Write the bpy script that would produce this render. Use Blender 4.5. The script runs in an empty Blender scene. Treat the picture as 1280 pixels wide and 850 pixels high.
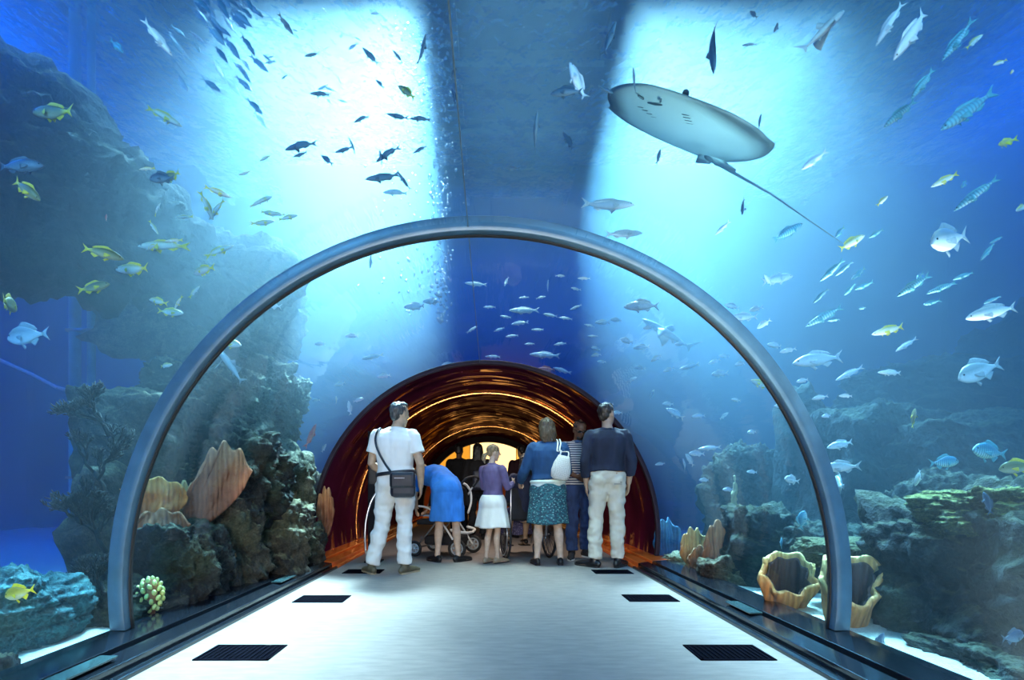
WATER_SCATTER, WATER_ABSORB = .10, .46
ABS_C, SCAT_C, SCAT_G = (.22, .68, .935), (.58, .84, 1.0), .84
LAMP_A, LAMP_B, LAMP_C, LAMP_D, LAMP_L, LAMP_E = 1800, 1680, 430, 1000, 330, 380
LAMP_G, LAMP_R, LAMP_U = 150, 75, 32
LAMP_COL, LAMP_SPREAD, LAMP_TILT, BLUE_COL = (1, .70, .48), 18, 32, (.01, .33, 1)
import bpy, bmesh, math, random
from mathutils import Vector, Matrix, noise, Euler
R = math.radians
PI = math.pi
SC = bpy.context.scene
COL = SC.collection
rnd = random.Random(7)

# ------------------------------------------------------------------ camera
CAMX, CAMZ, FPX = 0.06, 0.91, 640.0
VPX, VPY = 613.0, 609.0
cd = bpy.data.cameras.new('camera')
cam = bpy.data.objects.new('camera', cd)
COL.objects.link(cam)
cam.location = (CAMX, 0, CAMZ)
cam.rotation_euler = (R(90), 0, 0)
cd.sensor_width = 36
cd.lens = 36 * FPX / 1280
cd.shift_x = (640 - VPX) / 1280
cd.shift_y = (VPY - 425) / 1280
cd.clip_end = 100
cd.clip_start = 0.05
SC.camera = cam

AXZ, RAD = 0.34, 2.05            # tunnel axis height and inner radius
LEDGE = 0.095
JOINT, TEND, TFAR = 2.9, 6.1, 14.8
SURF = 6.0


def at(px, py, D):
    return Vector((CAMX + (px - VPX) / FPX * D, D, CAMZ + (VPY - py) / FPX * D))


def dmin(px, py, r=2.2):
    a, b = (px - VPX) / FPX, (VPY - py) / FPX
    c0 = CAMZ - AXZ
    A = a * a + b * b
    B = 2 * (a * CAMX + b * c0)
    C = CAMX ** 2 + c0 ** 2 - r * r
    if A < 1e-6:
        return 30
    return min(30, (-B + math.sqrt(B * B - 4 * A * C)) / (2 * A))


# ------------------------------------------------------------------ object helpers
def link(name, me, parent=None, loc=(0, 0, 0), rot=(0, 0, 0), scale=None):
    o = bpy.data.objects.new(name, me)
    COL.objects.link(o)
    o.location = loc
    o.rotation_euler = rot
    if scale is not None:
        o.scale = (scale,) * 3 if isinstance(scale, (int, float)) else scale
    if parent is not None:
        o.parent = parent
    return o


def tag(o, label=None, cat=None, group=None, kind=None):
    if label: o['label'] = label
    if cat: o['category'] = cat
    if group: o['group'] = group
    if kind: o['kind'] = kind
    return o


def thing(name, label, cat, loc=(0, 0, 0), rot=(0, 0, 0), group=None, scale=None):
    o = link(name, None, None, loc, rot, scale)
    o.empty_display_size = 0.1
    return tag(o, label, cat, group)


class MB:
    """collects geometry for ONE mesh"""

    def __init__(self):
        self.v, self.f = [], []

    def add(self, verts, faces):
        n = len(self.v)
        self.v += [Vector(p) for p in verts]
        self.f += [tuple(i + n for i in f) for f in faces]
        return self

    def box(self, lo, hi):
        x0, y0, z0 = lo; x1, y1, z1 = hi
        return self.add([(x0, y0, z0), (x1, y0, z0), (x1, y1, z0), (x0, y1, z0), (x0, y0, z1), (x1, y0, z1), (x1, y1, z1), (x0, y1, z1)],
                        [(0, 3, 2, 1), (4, 5, 6, 7), (0, 1, 5, 4), (1, 2, 6, 5), (2, 3, 7, 6), (3, 0, 4, 7)])

    def loft(self, pts, radii, side=(1, 0, 0), n=14, cap=True, power=2.0, round_ends=False):
        """tube along pts; radii are numbers or (across side, across front)"""
        pts = [Vector(p) for p in pts]
        radii = [(r, r) if isinstance(r, (int, float)) else tuple(r) for r in radii]
        if round_ends:
            t0 = (pts[0] - pts[1]).normalized(); t1 = (pts[-1] - pts[-2]).normalized()
            r0, r1 = min(radii[0]), min(radii[-1])
            pts = [pts[0] + t0 * r0 * .95, pts[0] + t0 * r0 * .7] + pts + [pts[-1] + t1 * r1 * .7, pts[-1] + t1 * r1 * .95]
            f0 = [(radii[0][0] * .3, radii[0][1] * .3), (radii[0][0] * .72, radii[0][1] * .72)]
            f1 = [(radii[-1][0] * .72, radii[-1][1] * .72), (radii[-1][0] * .3, radii[-1][1] * .3)]
            radii = f0 + radii + f1
        side = Vector(side)
        rows = []
        for i, p in enumerate(pts):
            t = (pts[min(i + 1, len(pts) - 1)] - pts[max(i - 1, 0)]).normalized()
            s = side - t * side.dot(t)
            if s.length < 1e-4:
                s = t.orthogonal()
            s.normalize()
            fr = t.cross(s)
            row = []
            for k in range(n):
                a = 2 * PI * k / n
                c, q = math.cos(a), math.sin(a)
                if power != 2:
                    c = math.copysign(abs(c) ** (2 / power), c); q = math.copysign(abs(q) ** (2 / power), q)
                row.append(p + s * (c * radii[i][0]) + fr * (q * radii[i][1]))
            rows.append(row)
        vs = [v for r in rows for v in r]
        fs = []
        for i in range(len(rows) - 1):
            for k in range(n):
                k2 = (k + 1) % n
                fs.append((i * n + k, i * n + k2, (i + 1) * n + k2, (i + 1) * n + k))
        if cap:
            fs.append(tuple(reversed(range(n))))
            fs.append(tuple((len(rows) - 1) * n + k for k in range(n)))
        return self.add(vs, fs)

    def ball(self, c, r, n=12, m=8, mat=None):
        c = Vector(c)
        r = (r, r, r) if isinstance(r, (int, float)) else r
        vs = [Vector((0, 0, -1))]
        for i in range(1, m):
            a = -PI / 2 + PI * i / m
            for k in range(n):
                b = 2 * PI * k / n
                vs.append(Vector((math.cos(a) * math.cos(b), math.cos(a) * math.sin(b), math.sin(a))))
        vs.append(Vector((0, 0, 1)))
        fs = []
        for k in range(n):
            fs.append((0, 1 + (k + 1) % n, 1 + k))
            fs.append((len(vs) - 1, 1 + (m - 2) * n + k, 1 + (m - 2) * n + (k + 1) % n))
        for i in range(m - 2):
            for k in range(n):
                k2 = (k + 1) % n
                fs.append((1 + i * n + k, 1 + i * n + k2, 1 + (i + 1) * n + k2, 1 + (i + 1) * n + k))
        out = []
        for v in vs:
            v = Vector((v.x * r[0], v.y * r[1], v.z * r[2]))
            if mat is not None: v = mat @ v
            out.append(v + c)
        return self.add(out, fs)

    def sheet(self, grid, th):
        """closed solid from a grid of points, with thickness"""
        nu, nv = len(grid), len(grid[0])
        g = [[Vector(p) for p in r] for r in grid]
        nr = [[None] * nv for _ in range(nu)]
        for i in range(nu):
            for j in range(nv):
                du = g[min(i + 1, nu - 1)][j] - g[max(i - 1, 0)][j]
                dv = g[i][min(j + 1, nv - 1)] - g[i][max(j - 1, 0)]
                c = du.cross(dv)
                nr[i][j] = c.normalized() if c.length > 1e-9 else Vector((0, 1, 0))
        def tk(i, j):
            return th(i / (nu - 1), j / (nv - 1)) if callable(th) else th
        vs = [g[i][j] + nr[i][j] * tk(i, j) * .5 for i in range(nu) for j in range(nv)]
        vs += [g[i][j] - nr[i][j] * tk(i, j) * .5 for i in range(nu) for j in range(nv)]
        N = nu * nv
        fs = []
        for i in range(nu - 1):
            for j in range(nv - 1):
                a, b, c, d = i * nv + j, (i + 1) * nv + j, (i + 1) * nv + j + 1, i * nv + j + 1
                fs.append((a, b, c, d)); fs.append((a + N, d + N, c + N, b + N))
        for i in range(nu - 1):
            for j in (0, nv - 1):
                a, b = i * nv + j, (i + 1) * nv + j
                fs.append((a, a + N, b + N, b) if j == 0 else (a, b, b + N, a + N))
        for j in range(nv - 1):
            for i in (0, nu - 1):
                a, b = i * nv + j, i * nv + j + 1
                fs.append((a, b, b + N, a + N) if i == 0 else (a, a + N, b + N, b))
        return self.add(vs, fs)

    def prism(self, poly, axis_lo, axis_hi, axis='y'):
        n = len(poly)
        def pt(p, h):
            return (p[0], h, p[1]) if axis == 'y' else ((p[0], p[1], h) if axis == 'z' else (h, p[0], p[1]))
        vs = [pt(p, axis_lo) for p in poly] + [pt(p, axis_hi) for p in poly]
        fs = [tuple(range(n)), tuple(reversed(range(n, 2 * n)))]
        for k in range(n):
            k2 = (k + 1) % n
            fs.append((k, k + n, k2 + n, k2))
        return self.add(vs, fs)

    def mesh(self, name, mats=None, smooth=True):
        me = bpy.data.meshes.new(name)
        me.from_pydata([tuple(v) for v in self.v], [], self.f)
        bm = bmesh.new(); bm.from_mesh(me)
        bmesh.ops.recalc_face_normals(bm, faces=bm.faces)
        bm.to_mesh(me); bm.free()
        if smooth:
            me.polygons.foreach_set('use_smooth', [True] * len(me.polygons))
        if mats is not None:
            for m in (mats if isinstance(mats, (list, tuple)) else [mats]):
                me.materials.append(m)
        me.update()
        return me

    def build(self, name, mats, parent=None, smooth=True, loc=(0, 0, 0), rot=(0, 0, 0), bevel=0, scale=None):
        o = link(name, self.mesh(name, mats, smooth), parent, loc, rot, scale)
        if bevel:
            b = o.modifiers.new('bevel', 'BEVEL'); b.width = bevel; b.segments = 2; b.limit_method = 'ANGLE'
        return o


def remeshed(mb, name, mats, voxel, smooth_it=3, fn=None):
    """one continuous skin grown over overlapping closed pieces"""
    me0 = mb.mesh('tmp', None, False)
    o = bpy.data.objects.new('tmp', me0)
    COL.objects.link(o)
    m = o.modifiers.new('r', 'REMESH'); m.mode = 'VOXEL'; m.voxel_size = voxel
    if smooth_it:
        s = o.modifiers.new('s', 'SMOOTH'); s.factor = .5; s.iterations = smooth_it
    dg = bpy.context.evaluated_depsgraph_get()
    me = bpy.data.meshes.new_from_object(o.evaluated_get(dg))
    COL.objects.unlink(o); bpy.data.objects.remove(o); bpy.data.meshes.remove(me0)
    me.name = name
    if fn is not None:
        nn = [v.normal.copy() for v in me.vertices]
        for v, q in zip(me.vertices, nn):
            v.co = fn(v.co.copy(), q)
    me.polygons.foreach_set('use_smooth', [True] * len(me.polygons))
    me.materials.clear()
    for mm in (mats if isinstance(mats, (list, tuple)) else [mats]):
        me.materials.append(mm)
    me.update()
    return me


# ------------------------------------------------------------------ materials
class NT:
    def __init__(self, name):
        self.m = bpy.data.materials.new(name)
        self.m.use_nodes = True
        self.t = self.m.node_tree
        self.t.nodes.clear()
        self.out = self.t.nodes.new('ShaderNodeOutputMaterial')

    def n(self, typ, **kw):
        x = self.t.nodes.new(typ)
        ins = kw.pop('ins', {})
        for k, v in kw.items(): setattr(x, k, v)
        for k, v in ins.items(): self.set(x, k, v)
        return x

    def set(self, node, key, v):
        s = node.inputs[key]
        if hasattr(v, 'is_output') or isinstance(v, bpy.types.NodeSocket):
            self.t.links.new(v, s)
        else:
            if isinstance(v, (tuple, list)) and len(v) == 3 and s.type == 'RGBA': v = (*v, 1)
            s.default_value = v

    def coord(self, which='Object', scale=None, rot=None):
        o = self.n('ShaderNodeTexCoord').outputs[which]
        if scale is not None or rot is not None:
            mp = self.n('ShaderNodeMapping', ins={'Vector': o})
            if scale is not None: mp.inputs['Scale'].default_value = scale if not isinstance(scale, (int, float)) else (scale,) * 3
            if rot is not None: mp.inputs['Rotation'].default_value = rot
            o = mp.outputs[0]
        return o

    def noise(self, vec, scale, detail=4, rough=.55):
        return self.n('ShaderNodeTexNoise', ins={'Vector': vec, 'Scale': scale, 'Detail': detail, 'Roughness': rough}).outputs[0]

    def ramp(self, fac, stops, interp='LINEAR'):
        r = self.n('ShaderNodeValToRGB', ins={'Fac': fac})
        r.color_ramp.interpolation = interp
        el = r.color_ramp.elements
        while len(el) < len(stops): el.new(.5)
        for e, (p, c) in zip(el, stops):
            e.position = p; e.color = (*c, 1) if len(c) == 3 else c
        return r.outputs[0]

    def mix(self, fac, a, b, blend='MIX'):
        x = self.n('ShaderNodeMix', data_type='RGBA', blend_type=blend)
        self.set(x, 0, fac)
        self.set(x, 6, a); self.set(x, 7, b)
        return x.outputs[2]

    def math(self, op, a, b=0.0):
        x = self.n('ShaderNodeMath', operation=op)
        self.set(x, 0, a); self.set(x, 1, b)
        return x.outputs[0]

    def bump(self, h, strength=.3, dist=.02):
        return self.n('ShaderNodeBump', ins={'Height': h, 'Strength': strength, 'Distance': dist}).outputs[0]

    def pbr(self, **ins):
        b = self.n('ShaderNodeBsdfPrincipled')
        for k, v in ins.items(): self.set(b, k.replace('_', ' '), v)
        self.t.links.new(b.outputs[0], self.out.inputs[0])
        return b


MATS = {}


def plain(name, c, rough=.6, metal=0.0, spec=.5, var=.0, scale=40, bump=0.0, stretch=None, coat=0.0):
    if name in MATS: return MATS[name]
    t = NT(name)
    v = t.coord('Object', stretch)
    nz = t.noise(v, scale, 4)
    col = c
    if var:
        lo = tuple(max(0, x * (1 - var)) for x in c); hi = tuple(min(1, x * (1 + var)) for x in c)
        col = t.ramp(nz, [(.3, lo), (.7, hi)])
    kw = dict(Base_Color=col, Roughness=rough, Metallic=metal)
    b = t.pbr(**kw)
    b.inputs['Specular IOR Level'].default_value = spec
    b.inputs['Coat Weight'].default_value = coat
    if bump: t.set(b, 'Normal', t.bump(nz, bump, .01))
    MATS[name] = t.m
    return t.m
# ------------------------------------------------------------------ world, exposure
w = bpy.data.worlds.new('world'); SC.world = w; w.use_nodes = True
w.node_tree.nodes['Background'].inputs[0].default_value = (.35, .5, .7, 1)
w.node_tree.nodes['Background'].inputs[1].default_value = .25
SC.view_settings.view_transform = 'Standard'
SC.view_settings.look = 'None'
SC.view_settings.exposure = 0.0
SC.view_settings.gamma = 1
SC.view_settings.use_curve_mapping = False
cy = SC.cycles
cy.max_bounces = 8; cy.diffuse_bounces = 3; cy.glossy_bounces = 3; cy.transmission_bounces = 4
cy.transparent_max_bounces = 14; cy.volume_bounces = 1
cy.sample_clamp_indirect = 4; cy.sample_clamp_direct = 0
cy.caustics_reflective = False; cy.caustics_refractive = False
cy.use_denoising = True
cy.volume_step_rate = 1.0
cy.use_light_tree = True

YB, YE, TX = -4.0, 10.0, 9.0     # tank: behind the camera, end wall, half width


def arc(r, z_cut, n=64, cx=0, cz=AXZ):
    """points of the tunnel arch from the right foot over the crown to the left foot"""
    a0 = math.asin(max(-1, min(1, (z_cut - cz) / r)))
    return [(cx + r * math.cos(a0 + (PI - 2 * a0) * i / n), cz + r * math.sin(a0 + (PI - 2 * a0) * i / n)) for i in range(n + 1)]


# --- materials of the setting
def carpet_mat():
    t = NT('carpet')
    v = t.coord('Object')
    fine = t.noise(v, 420, 3, .7)
    st = t.noise(t.coord('Object', (6, 26, 1)), 1.0, 4, .6)
    big = t.noise(v, 1.2, 3)
    c = t.ramp(fine, [(.3, (.165, .140, .130)), (.7, (.28, .235, .215))])
    c = t.mix(.45, c, t.ramp(st, [(.35, (.16, .133, .125)), (.65, (.29, .245, .225))]))
    c = t.mix(t.math('MULTIPLY', big, .35), c, (.235, .20, .185))
    t.pbr(Base_Color=c, Roughness=.95, Normal=t.bump(fine, .5, .006))
    return t.m


def gloss_black():
    t = NT('polished_black_stone')
    v = t.coord('Object')
    b = t.pbr(Base_Color=(.006, .008, .012), Roughness=t.math('ADD', .07, t.math('MULTIPLY', t.noise(v, 5, 5), .12)))
    b.inputs['Specular IOR Level'].default_value = .8
    return t.m


def wall_blue(name, c):
    t = NT(name)
    n1 = t.noise(t.coord('Object'), .6, 4)
    col = t.ramp(n1, [(.3, tuple(x * .75 for x in c)), (.7, tuple(min(1, x * 1.2) for x in c))])
    t.pbr(Base_Color=col, Roughness=.9)
    return t.m


def sand_mat():
    t = NT('sand')
    v = t.coord('Object')
    f = t.noise(v, 60, 5, .8); g = t.noise(v, 3, 4)
    c = t.ramp(f, [(.3, (.48, .44, .33)), (.6, (.85, .82, .68))])
    c = t.mix(t.math('MULTIPLY', g, .5), c, (.62, .62, .5))
    t.pbr(Base_Color=c, Roughness=.95, Normal=t.bump(f, .8, .02))
    return t.m


def acrylic_mat():
    t = NT('acrylic')
    v = t.coord('Object', (3.0, .35, 3.0))
    wob = t.noise(v, 1.6, 3, .5)
    wob2 = t.noise(t.coord('Object', (9, 1.2, 9)), 2.0, 2)
    bmp = t.bump(t.math('ADD', wob, t.math('MULTIPLY', wob2, .25)), .12, .04)
    gl = t.n('ShaderNodeBsdfGlossy', ins={'Color': (.9, .95, 1), 'Roughness': .03, 'Normal': bmp})
    tr = t.n('ShaderNodeBsdfTransparent', ins={'Color': (.96, .985, 1)})
    lw = t.n('ShaderNodeLayerWeight', ins={'Blend': .5, 'Normal': bmp}).outputs['Facing']
    fr = t.math('ADD', .035, t.math('MULTIPLY', t.math('POWER', lw, 5.0), .75))
    mx = t.n('ShaderNodeMixShader', ins={0: fr, 1: tr.outputs[0], 2: gl.outputs[0]})
    t.t.links.new(mx.outputs[0], t.out.inputs[0])
    return t.m


def water_mat():
    t = NT('tank_water')
    sc = t.n('ShaderNodeVolumeScatter', ins={'Color': SCAT_C, 'Density': WATER_SCATTER, 'Anisotropy': SCAT_G})
    ab = t.n('ShaderNodeVolumeAbsorption', ins={'Color': ABS_C, 'Density': WATER_ABSORB})
    ad = t.n('ShaderNodeAddShader', ins={0: sc.outputs[0], 1: ab.outputs[0]})
    t.t.links.new(ad.outputs[0], t.out.inputs['Volume'])
    t.m.volume_intersection_method = 'ACCURATE' if hasattr(t.m, 'volume_intersection_method') else None
    return t.m


def lining_mat():
    t = NT('maroon_lining')
    big = t.noise(t.coord('Object', (.7, 1.1, .7)), 1.5, 2, .4)
    st = t.noise(t.coord('Object', (.5, 2.6, .5)), 1.3, 1.2, .5)
    h = t.math('ADD', t.math('MULTIPLY', big, 1.1), st)
    c = t.ramp(big, [(.3, (.05, .006, .022)), (.7, (.11, .012, .040))])
    nb = t.bump(h, 1.0, .06)
    df = t.n('ShaderNodeBsdfDiffuse', ins={'Color': c})
    gl = t.n('ShaderNodeBsdfGlossy', ins={'Color': (1, .62, .36), 'Roughness': .02, 'Normal': nb})
    lw = t.n('ShaderNodeLayerWeight', ins={'Blend': .5, 'Normal': nb}).outputs['Facing']
    patch = t.ramp(t.noise(t.coord('Object', (.9, .55, .9)), 1.7, 3, .55), [(.48, (.08, .08, .08)), (.57, (1, 1, 1))])
    mx = t.n('ShaderNodeMixShader', ins={0: t.math('ADD', .015, t.math('MULTIPLY', patch, t.math('MULTIPLY', t.math('POWER', lw, 6.0), .60))), 1: df.outputs[0], 2: gl.outputs[0]})
    t.t.links.new(mx.outputs[0], t.out.inputs[0])
    return t.m


M_STONE = gloss_black()
M_CARPET = carpet_mat()
M_SAND = sand_mat()
M_ACR = acrylic_mat()
M_LINING = lining_mat()
M_TANK = wall_blue('blue_tank_paint', (.006, .06, .26))
M_TANKEND = wall_blue('deep_blue_tank_paint', (.005, .07, .24))
M_GANTRY = wall_blue('gantry_paint', (.5, .62, .66))
M_BLACK = plain('black_rubber', (.008, .008, .010), .5)
M_SEAL = plain('joint_seal', (.06, .13, .19), .35, .1, var=.15, scale=8)

S = lambda o: tag(o, kind='structure')

# --- floor, ledges
mb = MB().box((-1.655, YB, -.06), (1.655, 18.0, 0))
S(mb.build('floor', M_CARPET, smooth=False))
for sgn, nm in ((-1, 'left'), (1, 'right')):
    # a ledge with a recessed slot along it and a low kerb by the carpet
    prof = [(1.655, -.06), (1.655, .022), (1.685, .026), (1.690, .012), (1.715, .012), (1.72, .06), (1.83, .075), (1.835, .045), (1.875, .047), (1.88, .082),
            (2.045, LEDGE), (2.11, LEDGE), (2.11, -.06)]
    for k, (y0, y1, mt) in enumerate(((YB, 5.75, M_STONE), (5.75, TFAR, plain('orange_lit_ledge', (.72, .12, .02), .18, 0, .6, var=.25, scale=3)))):  # orange light on the far ledge is put into its base colour
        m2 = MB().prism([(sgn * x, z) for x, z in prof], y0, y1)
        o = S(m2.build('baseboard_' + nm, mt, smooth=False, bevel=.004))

# --- acrylic tunnel (two sections and the bonded joint between them)
def shell(name, y0, y1, r, mt, zc=LEDGE, seg=1):
    m = MB()
    a = arc(r, zc, 96)
    rows = [[(x, y0 + (y1 - y0) * i / seg, z) for x, z in a] for i in range(seg + 1)]
    vs = [p for r_ in rows for p in r_]
    n = len(a)
    fs = [(i * n + k, i * n + k + 1, (i + 1) * n + k + 1, (i + 1) * n + k) for i in range(seg) for k in range(n - 1)]
    m.add(vs, fs)
    return m.build(name, mt)


def arch_band(name, y0, y1, r0, r1, mt, zc=LEDGE, bevel=.006):
    a, b = arc(r0, zc, 96), arc(r1, zc, 96)
    poly = a + list(reversed(b))
    m = MB()
    n = len(a)
    vs = []
    for y in (y0, y1):
        vs += [(x, y, z) for x, z in a] + [(x, y, z) for x, z in b]
    fs = []
    N = 2 * n
    for k in range(n - 1):
        fs += [(k, k + 1, n + k + 1, n + k), (N + k, N + n + k, N + n + k + 1, N + k + 1),
               (k, N + k, N + k + 1, k + 1), (n + k, n + k + 1, N + n + k + 1, N + n + k)]
    for k in (0, n - 1):
        fs.append((k, n + k, N + n + k, N + k))
    m.add(vs, fs)
    return m.build(name, mt, bevel=bevel)


S(tag(shell('window_1', YB, JOINT, RAD, M_ACR), 'clear acrylic vault of the tunnel in front of the seal'))
S(tag(shell('window_2', JOINT + .05, TEND, RAD, M_ACR), 'clear acrylic vault of the tunnel behind the seal'))
jt = arch_band('trim_1', JOINT, JOINT + .055, RAD - .025, RAD + .062, M_SEAL)
tag(jt, 'blue grey arched joint seal around the tunnel', kind='structure')
arch_band('gasket', JOINT + .052, JOINT + .075, RAD - .03, RAD - .003, M_BLACK, bevel=0).parent = jt
# the thin bonded seam along the crown
sm = MB().box((-.070, YB, AXZ + RAD - .004), (-.064, TEND, AXZ + RAD - .001))
S(sm.build('trim_2', plain('bond_seam', (.16, .24, .28), .4), smooth=False))

# --- the dark lined passage beyond the tank, its ribs and the lit hall at its end
S(shell('wall_passage', TEND, TFAR, RAD - .005, M_LINING, seg=8))
for k, (y, m_) in enumerate(((TEND - .03, plain('dark_joint', (.02, .01, .02), .6, 0, .2)), (8.0, plain('copper_strip', (.75, .30, .08), .25, .8)), (12.4, plain('copper_strip', (.75, .30, .08), .25, .8)))):
    S(arch_band('trim_%d' % (3 + k), y, y + (.03 if k else .05), RAD - .022, RAD + .03, m_))
S(arch_band('trim_6', TFAR - .06, TFAR + .2, RAD - .17, RAD + .5, plain('dark_portal', (.010, .004, .005), .6, 0, .1)))

M_HALL = plain('warm_hall_wall', (.35, .10, .02), .7, var=.1, scale=2)
S(MB().box((-3.2, 20.0, -.05), (3.2, 20.1, 3.8)).build('wall_back', M_HALL, smooth=False))
S(MB().box((-3.3, TFAR + .2, -.05), (-3.2, 20.1, 3.8)).build('wall_hall_left', M_HALL, smooth=False))
S(MB().box((3.2, TFAR + .2, -.05), (3.3, 20.1, 3.8)).build('wall_hall_right', M_HALL, smooth=False))
S(MB().box((-3.3, TFAR + .2, 3.8), (3.3, 20.1, 3.9)).build('ceiling_hall', M_HALL, smooth=False))
S(MB().box((-3.3, 18.0, -.06), (3.3, 20.1, 0)).build('floor_hall', M_CARPET, smooth=False))


def glow(name, c, s):
    t = NT(name)
    e = t.n('ShaderNodeEmission', ins={'Color': c, 'Strength': s})
    t.t.links.new(e.outputs[0], t.out.inputs[0])
    return t.m


bl = thing('backlit_wall', 'large backlit yellow wall in the hall beyond the tunnel', 'light panel', (0, 19.9, 0))
MB().box((-3.0, -.02, 1.0), (-.75, 0, 3.6)).build('yellow_panel', glow('backlit_amber', (1, .40, .035), 1.0), bl, smooth=False)
MB().box((-.72, -.02, 1.0), (1.05, 0, 3.6)).build('pale_panel', glow('backlit_cream', (1, .66, .26), 2.2), bl, smooth=False)
MB().box((1.08, -.02, 1.0), (3.0, 0, 3.6)).build('amber_panel', glow('backlit_gold', (1, .50, .08), 1.2), bl, smooth=False)
fr = MB()
for lo, hi in (((-3.06, -.04, .94), (3.06, .03, 1.0)), ((-3.06, -.04, 3.6), (3.06, .03, 3.66)), ((-.75, -.03, 1.0), (-.72, .03, 3.6)), ((1.05, -.03, 1.0), (1.08, .03, 3.6))):
    fr.box(lo, hi)
fr.build('panel_frame', plain('brass', (.6, .35, .08), .35, .8), bl, smooth=False)

# --- tank shell
def holed(name, y0, y1, r, mt):
    a = arc(r, -.3, 64)
    m = MB()
    outer = [(-TX, -.3), (-TX, SURF + 1.2), (TX, SURF + 1.2), (TX, -.3)]
    poly = outer + a          # rectangle minus arch, walked left foot up and over and back
    m.prism(poly, y0, y1)
    me = m.mesh(name, mt, False)
    bm = bmesh.new(); bm.from_mesh(me)
    bmesh.ops.triangulate(bm, faces=[f for f in bm.faces if len(f.verts) > 4])
    bmesh.ops.recalc_face_normals(bm, faces=bm.faces)
    bm.to_mesh(me); bm.free()
    return link(name, me)


S(holed('wall_tank_end', YE, YE + .15, RAD + .02, M_TANKEND))
S(holed('wall_tank_rear', YB - .15, YB, RAD + .02, M_TANK))
S(MB().box((-TX - .15, YB, -.3), (-TX, YE, SURF + 1.2)).build('wall_left', M_TANK, smooth=False))
S(MB().box((TX, YB, -.3), (TX + .15, YE, SURF + 1.2)).build('wall_right', M_TANK, smooth=False))

# water: the tank minus the tunnel, one closed solid
def water():
    me = MB()
    a = arc(RAD + .03, -.05, 72)
    outer = [(-TX, -.05), (-TX, SURF), (TX, SURF), (TX, -.05)]
    me.prism(outer + a, YB, YE)
    m = me.mesh('water', water_mat(), False)
    bm = bmesh.new(); bm.from_mesh(m)
    bmesh.ops.triangulate(bm, faces=[f for f in bm.faces if len(f.verts) > 4])
    bmesh.ops.recalc_face_normals(bm, faces=bm.faces)
    bm.to_mesh(m); bm.free()
    return S(link('water', m))


water()

# the rippled surface of the water, mirror-like at flat angles
def surface_mat():
    t = NT('water_surface')
    n1 = t.noise(t.coord('Object', (1.0, .7, 1)), 2.6, 3, .55)
    n2 = t.noise(t.coord('Object', (1.0, .7, 1)), 9, 2, .5)
    nb = t.bump(t.math('ADD', n1, t.math('MULTIPLY', n2, .25)), 1.0, .28)
    lw = t.n('ShaderNodeLayerWeight', ins={'Blend': .5, 'Normal': nb}).outputs['Facing']
    f = t.ramp(lw, [(.44, (0, 0, 0)), (.62, (.75, .75, .75))])
    gl = t.n('ShaderNodeBsdfGlossy', ins={'Color': (.9, .97, 1), 'Roughness': .05, 'Normal': nb})
    tr = t.n('ShaderNodeBsdfTransparent', ins={'Color': (.97, .99, 1)})
    mx = t.n('ShaderNodeMixShader', ins={0: f, 1: tr.outputs[0], 2: gl.outputs[0]})
    t.t.links.new(mx.outputs[0], t.out.inputs[0])
    return t.m


g = [[(-TX + 2 * TX * i / 60, YB + (YE - YB) * j / 50, SURF - .06 + .03 * noise.noise(Vector((i * .5, j * .5, 2)))) for j in range(51)] for i in range(61)]
ms = MB(); ms.add([p for r_ in g for p in r_], [(i * 51 + j, i * 51 + j + 1, (i + 1) * 51 + j + 1, (i + 1) * 51 + j) for i in range(60) for j in range(50)])
S(ms.build('water_surface', surface_mat()))

# sand bed on each side of the tunnel
for sgn, nm in ((-1, 'left'), (1, 'right')):
    nx, ny = 60, 110
    g = []
    for i in range(nx + 1):
        row = []
        for j in range(ny + 1):
            x = sgn * (2.075 + (TX - 2.075) * (i / nx) ** 1.5); y = YB + (YE - YB) * j / ny
            z = .01 + .05 * noise.noise(Vector((x * .9, y * .9, 1))) + .02 * noise.noise(Vector((x * 4, y * 4, 7))) + .012 * (abs(x) - 2.07)
            row.append((x, y, z))
        g.append(row)
    if sgn < 0: g.reverse()
    S(MB().sheet(g, .05).build('floor_sand_' + nm, M_SAND))

# overhead: gantry strips over the water and the lamp openings between them
GZ = SURF + .55
for nm, x0, x1 in (('ceiling_gantry', -.42, 1.55), ('ceiling_left', -5.0, -4.0), ('ceiling_right', 5.0, 6.2)):
    m = MB().box((x0, YB, GZ), (x1, YE, GZ + .15))
    for y in [YB + .6 + 1.25 * k for k in range(11)]:
        m.box((x0 + .02, y, GZ - .22), (x1 - .02, y + .3, GZ))
    m.box((x0, YB, GZ - .14), (x0 + .08, YE, GZ)); m.box((x1 - .08, YB, GZ - .14), (x1, YE, GZ))
    S(m.build(nm, M_GANTRY, smooth=False))
S(MB().box((-TX - .15, YB, SURF + 1.2), (TX + .15, YE, SURF + 1.3)).build('ceiling', M_GANTRY, smooth=False))


def area(name, loc, sx, sy, power, color, spread, rot=(0, 0, 0)):
    l = bpy.data.lights.new(name, 'AREA')
    l.shape = 'RECTANGLE'; l.size = sx; l.size_y = sy; l.energy = power; l.color = color; l.spread = R(spread)
    o = bpy.data.objects.new(name, l); COL.objects.link(o)
    o.location = loc; o.rotation_euler = rot
    return o


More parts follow.
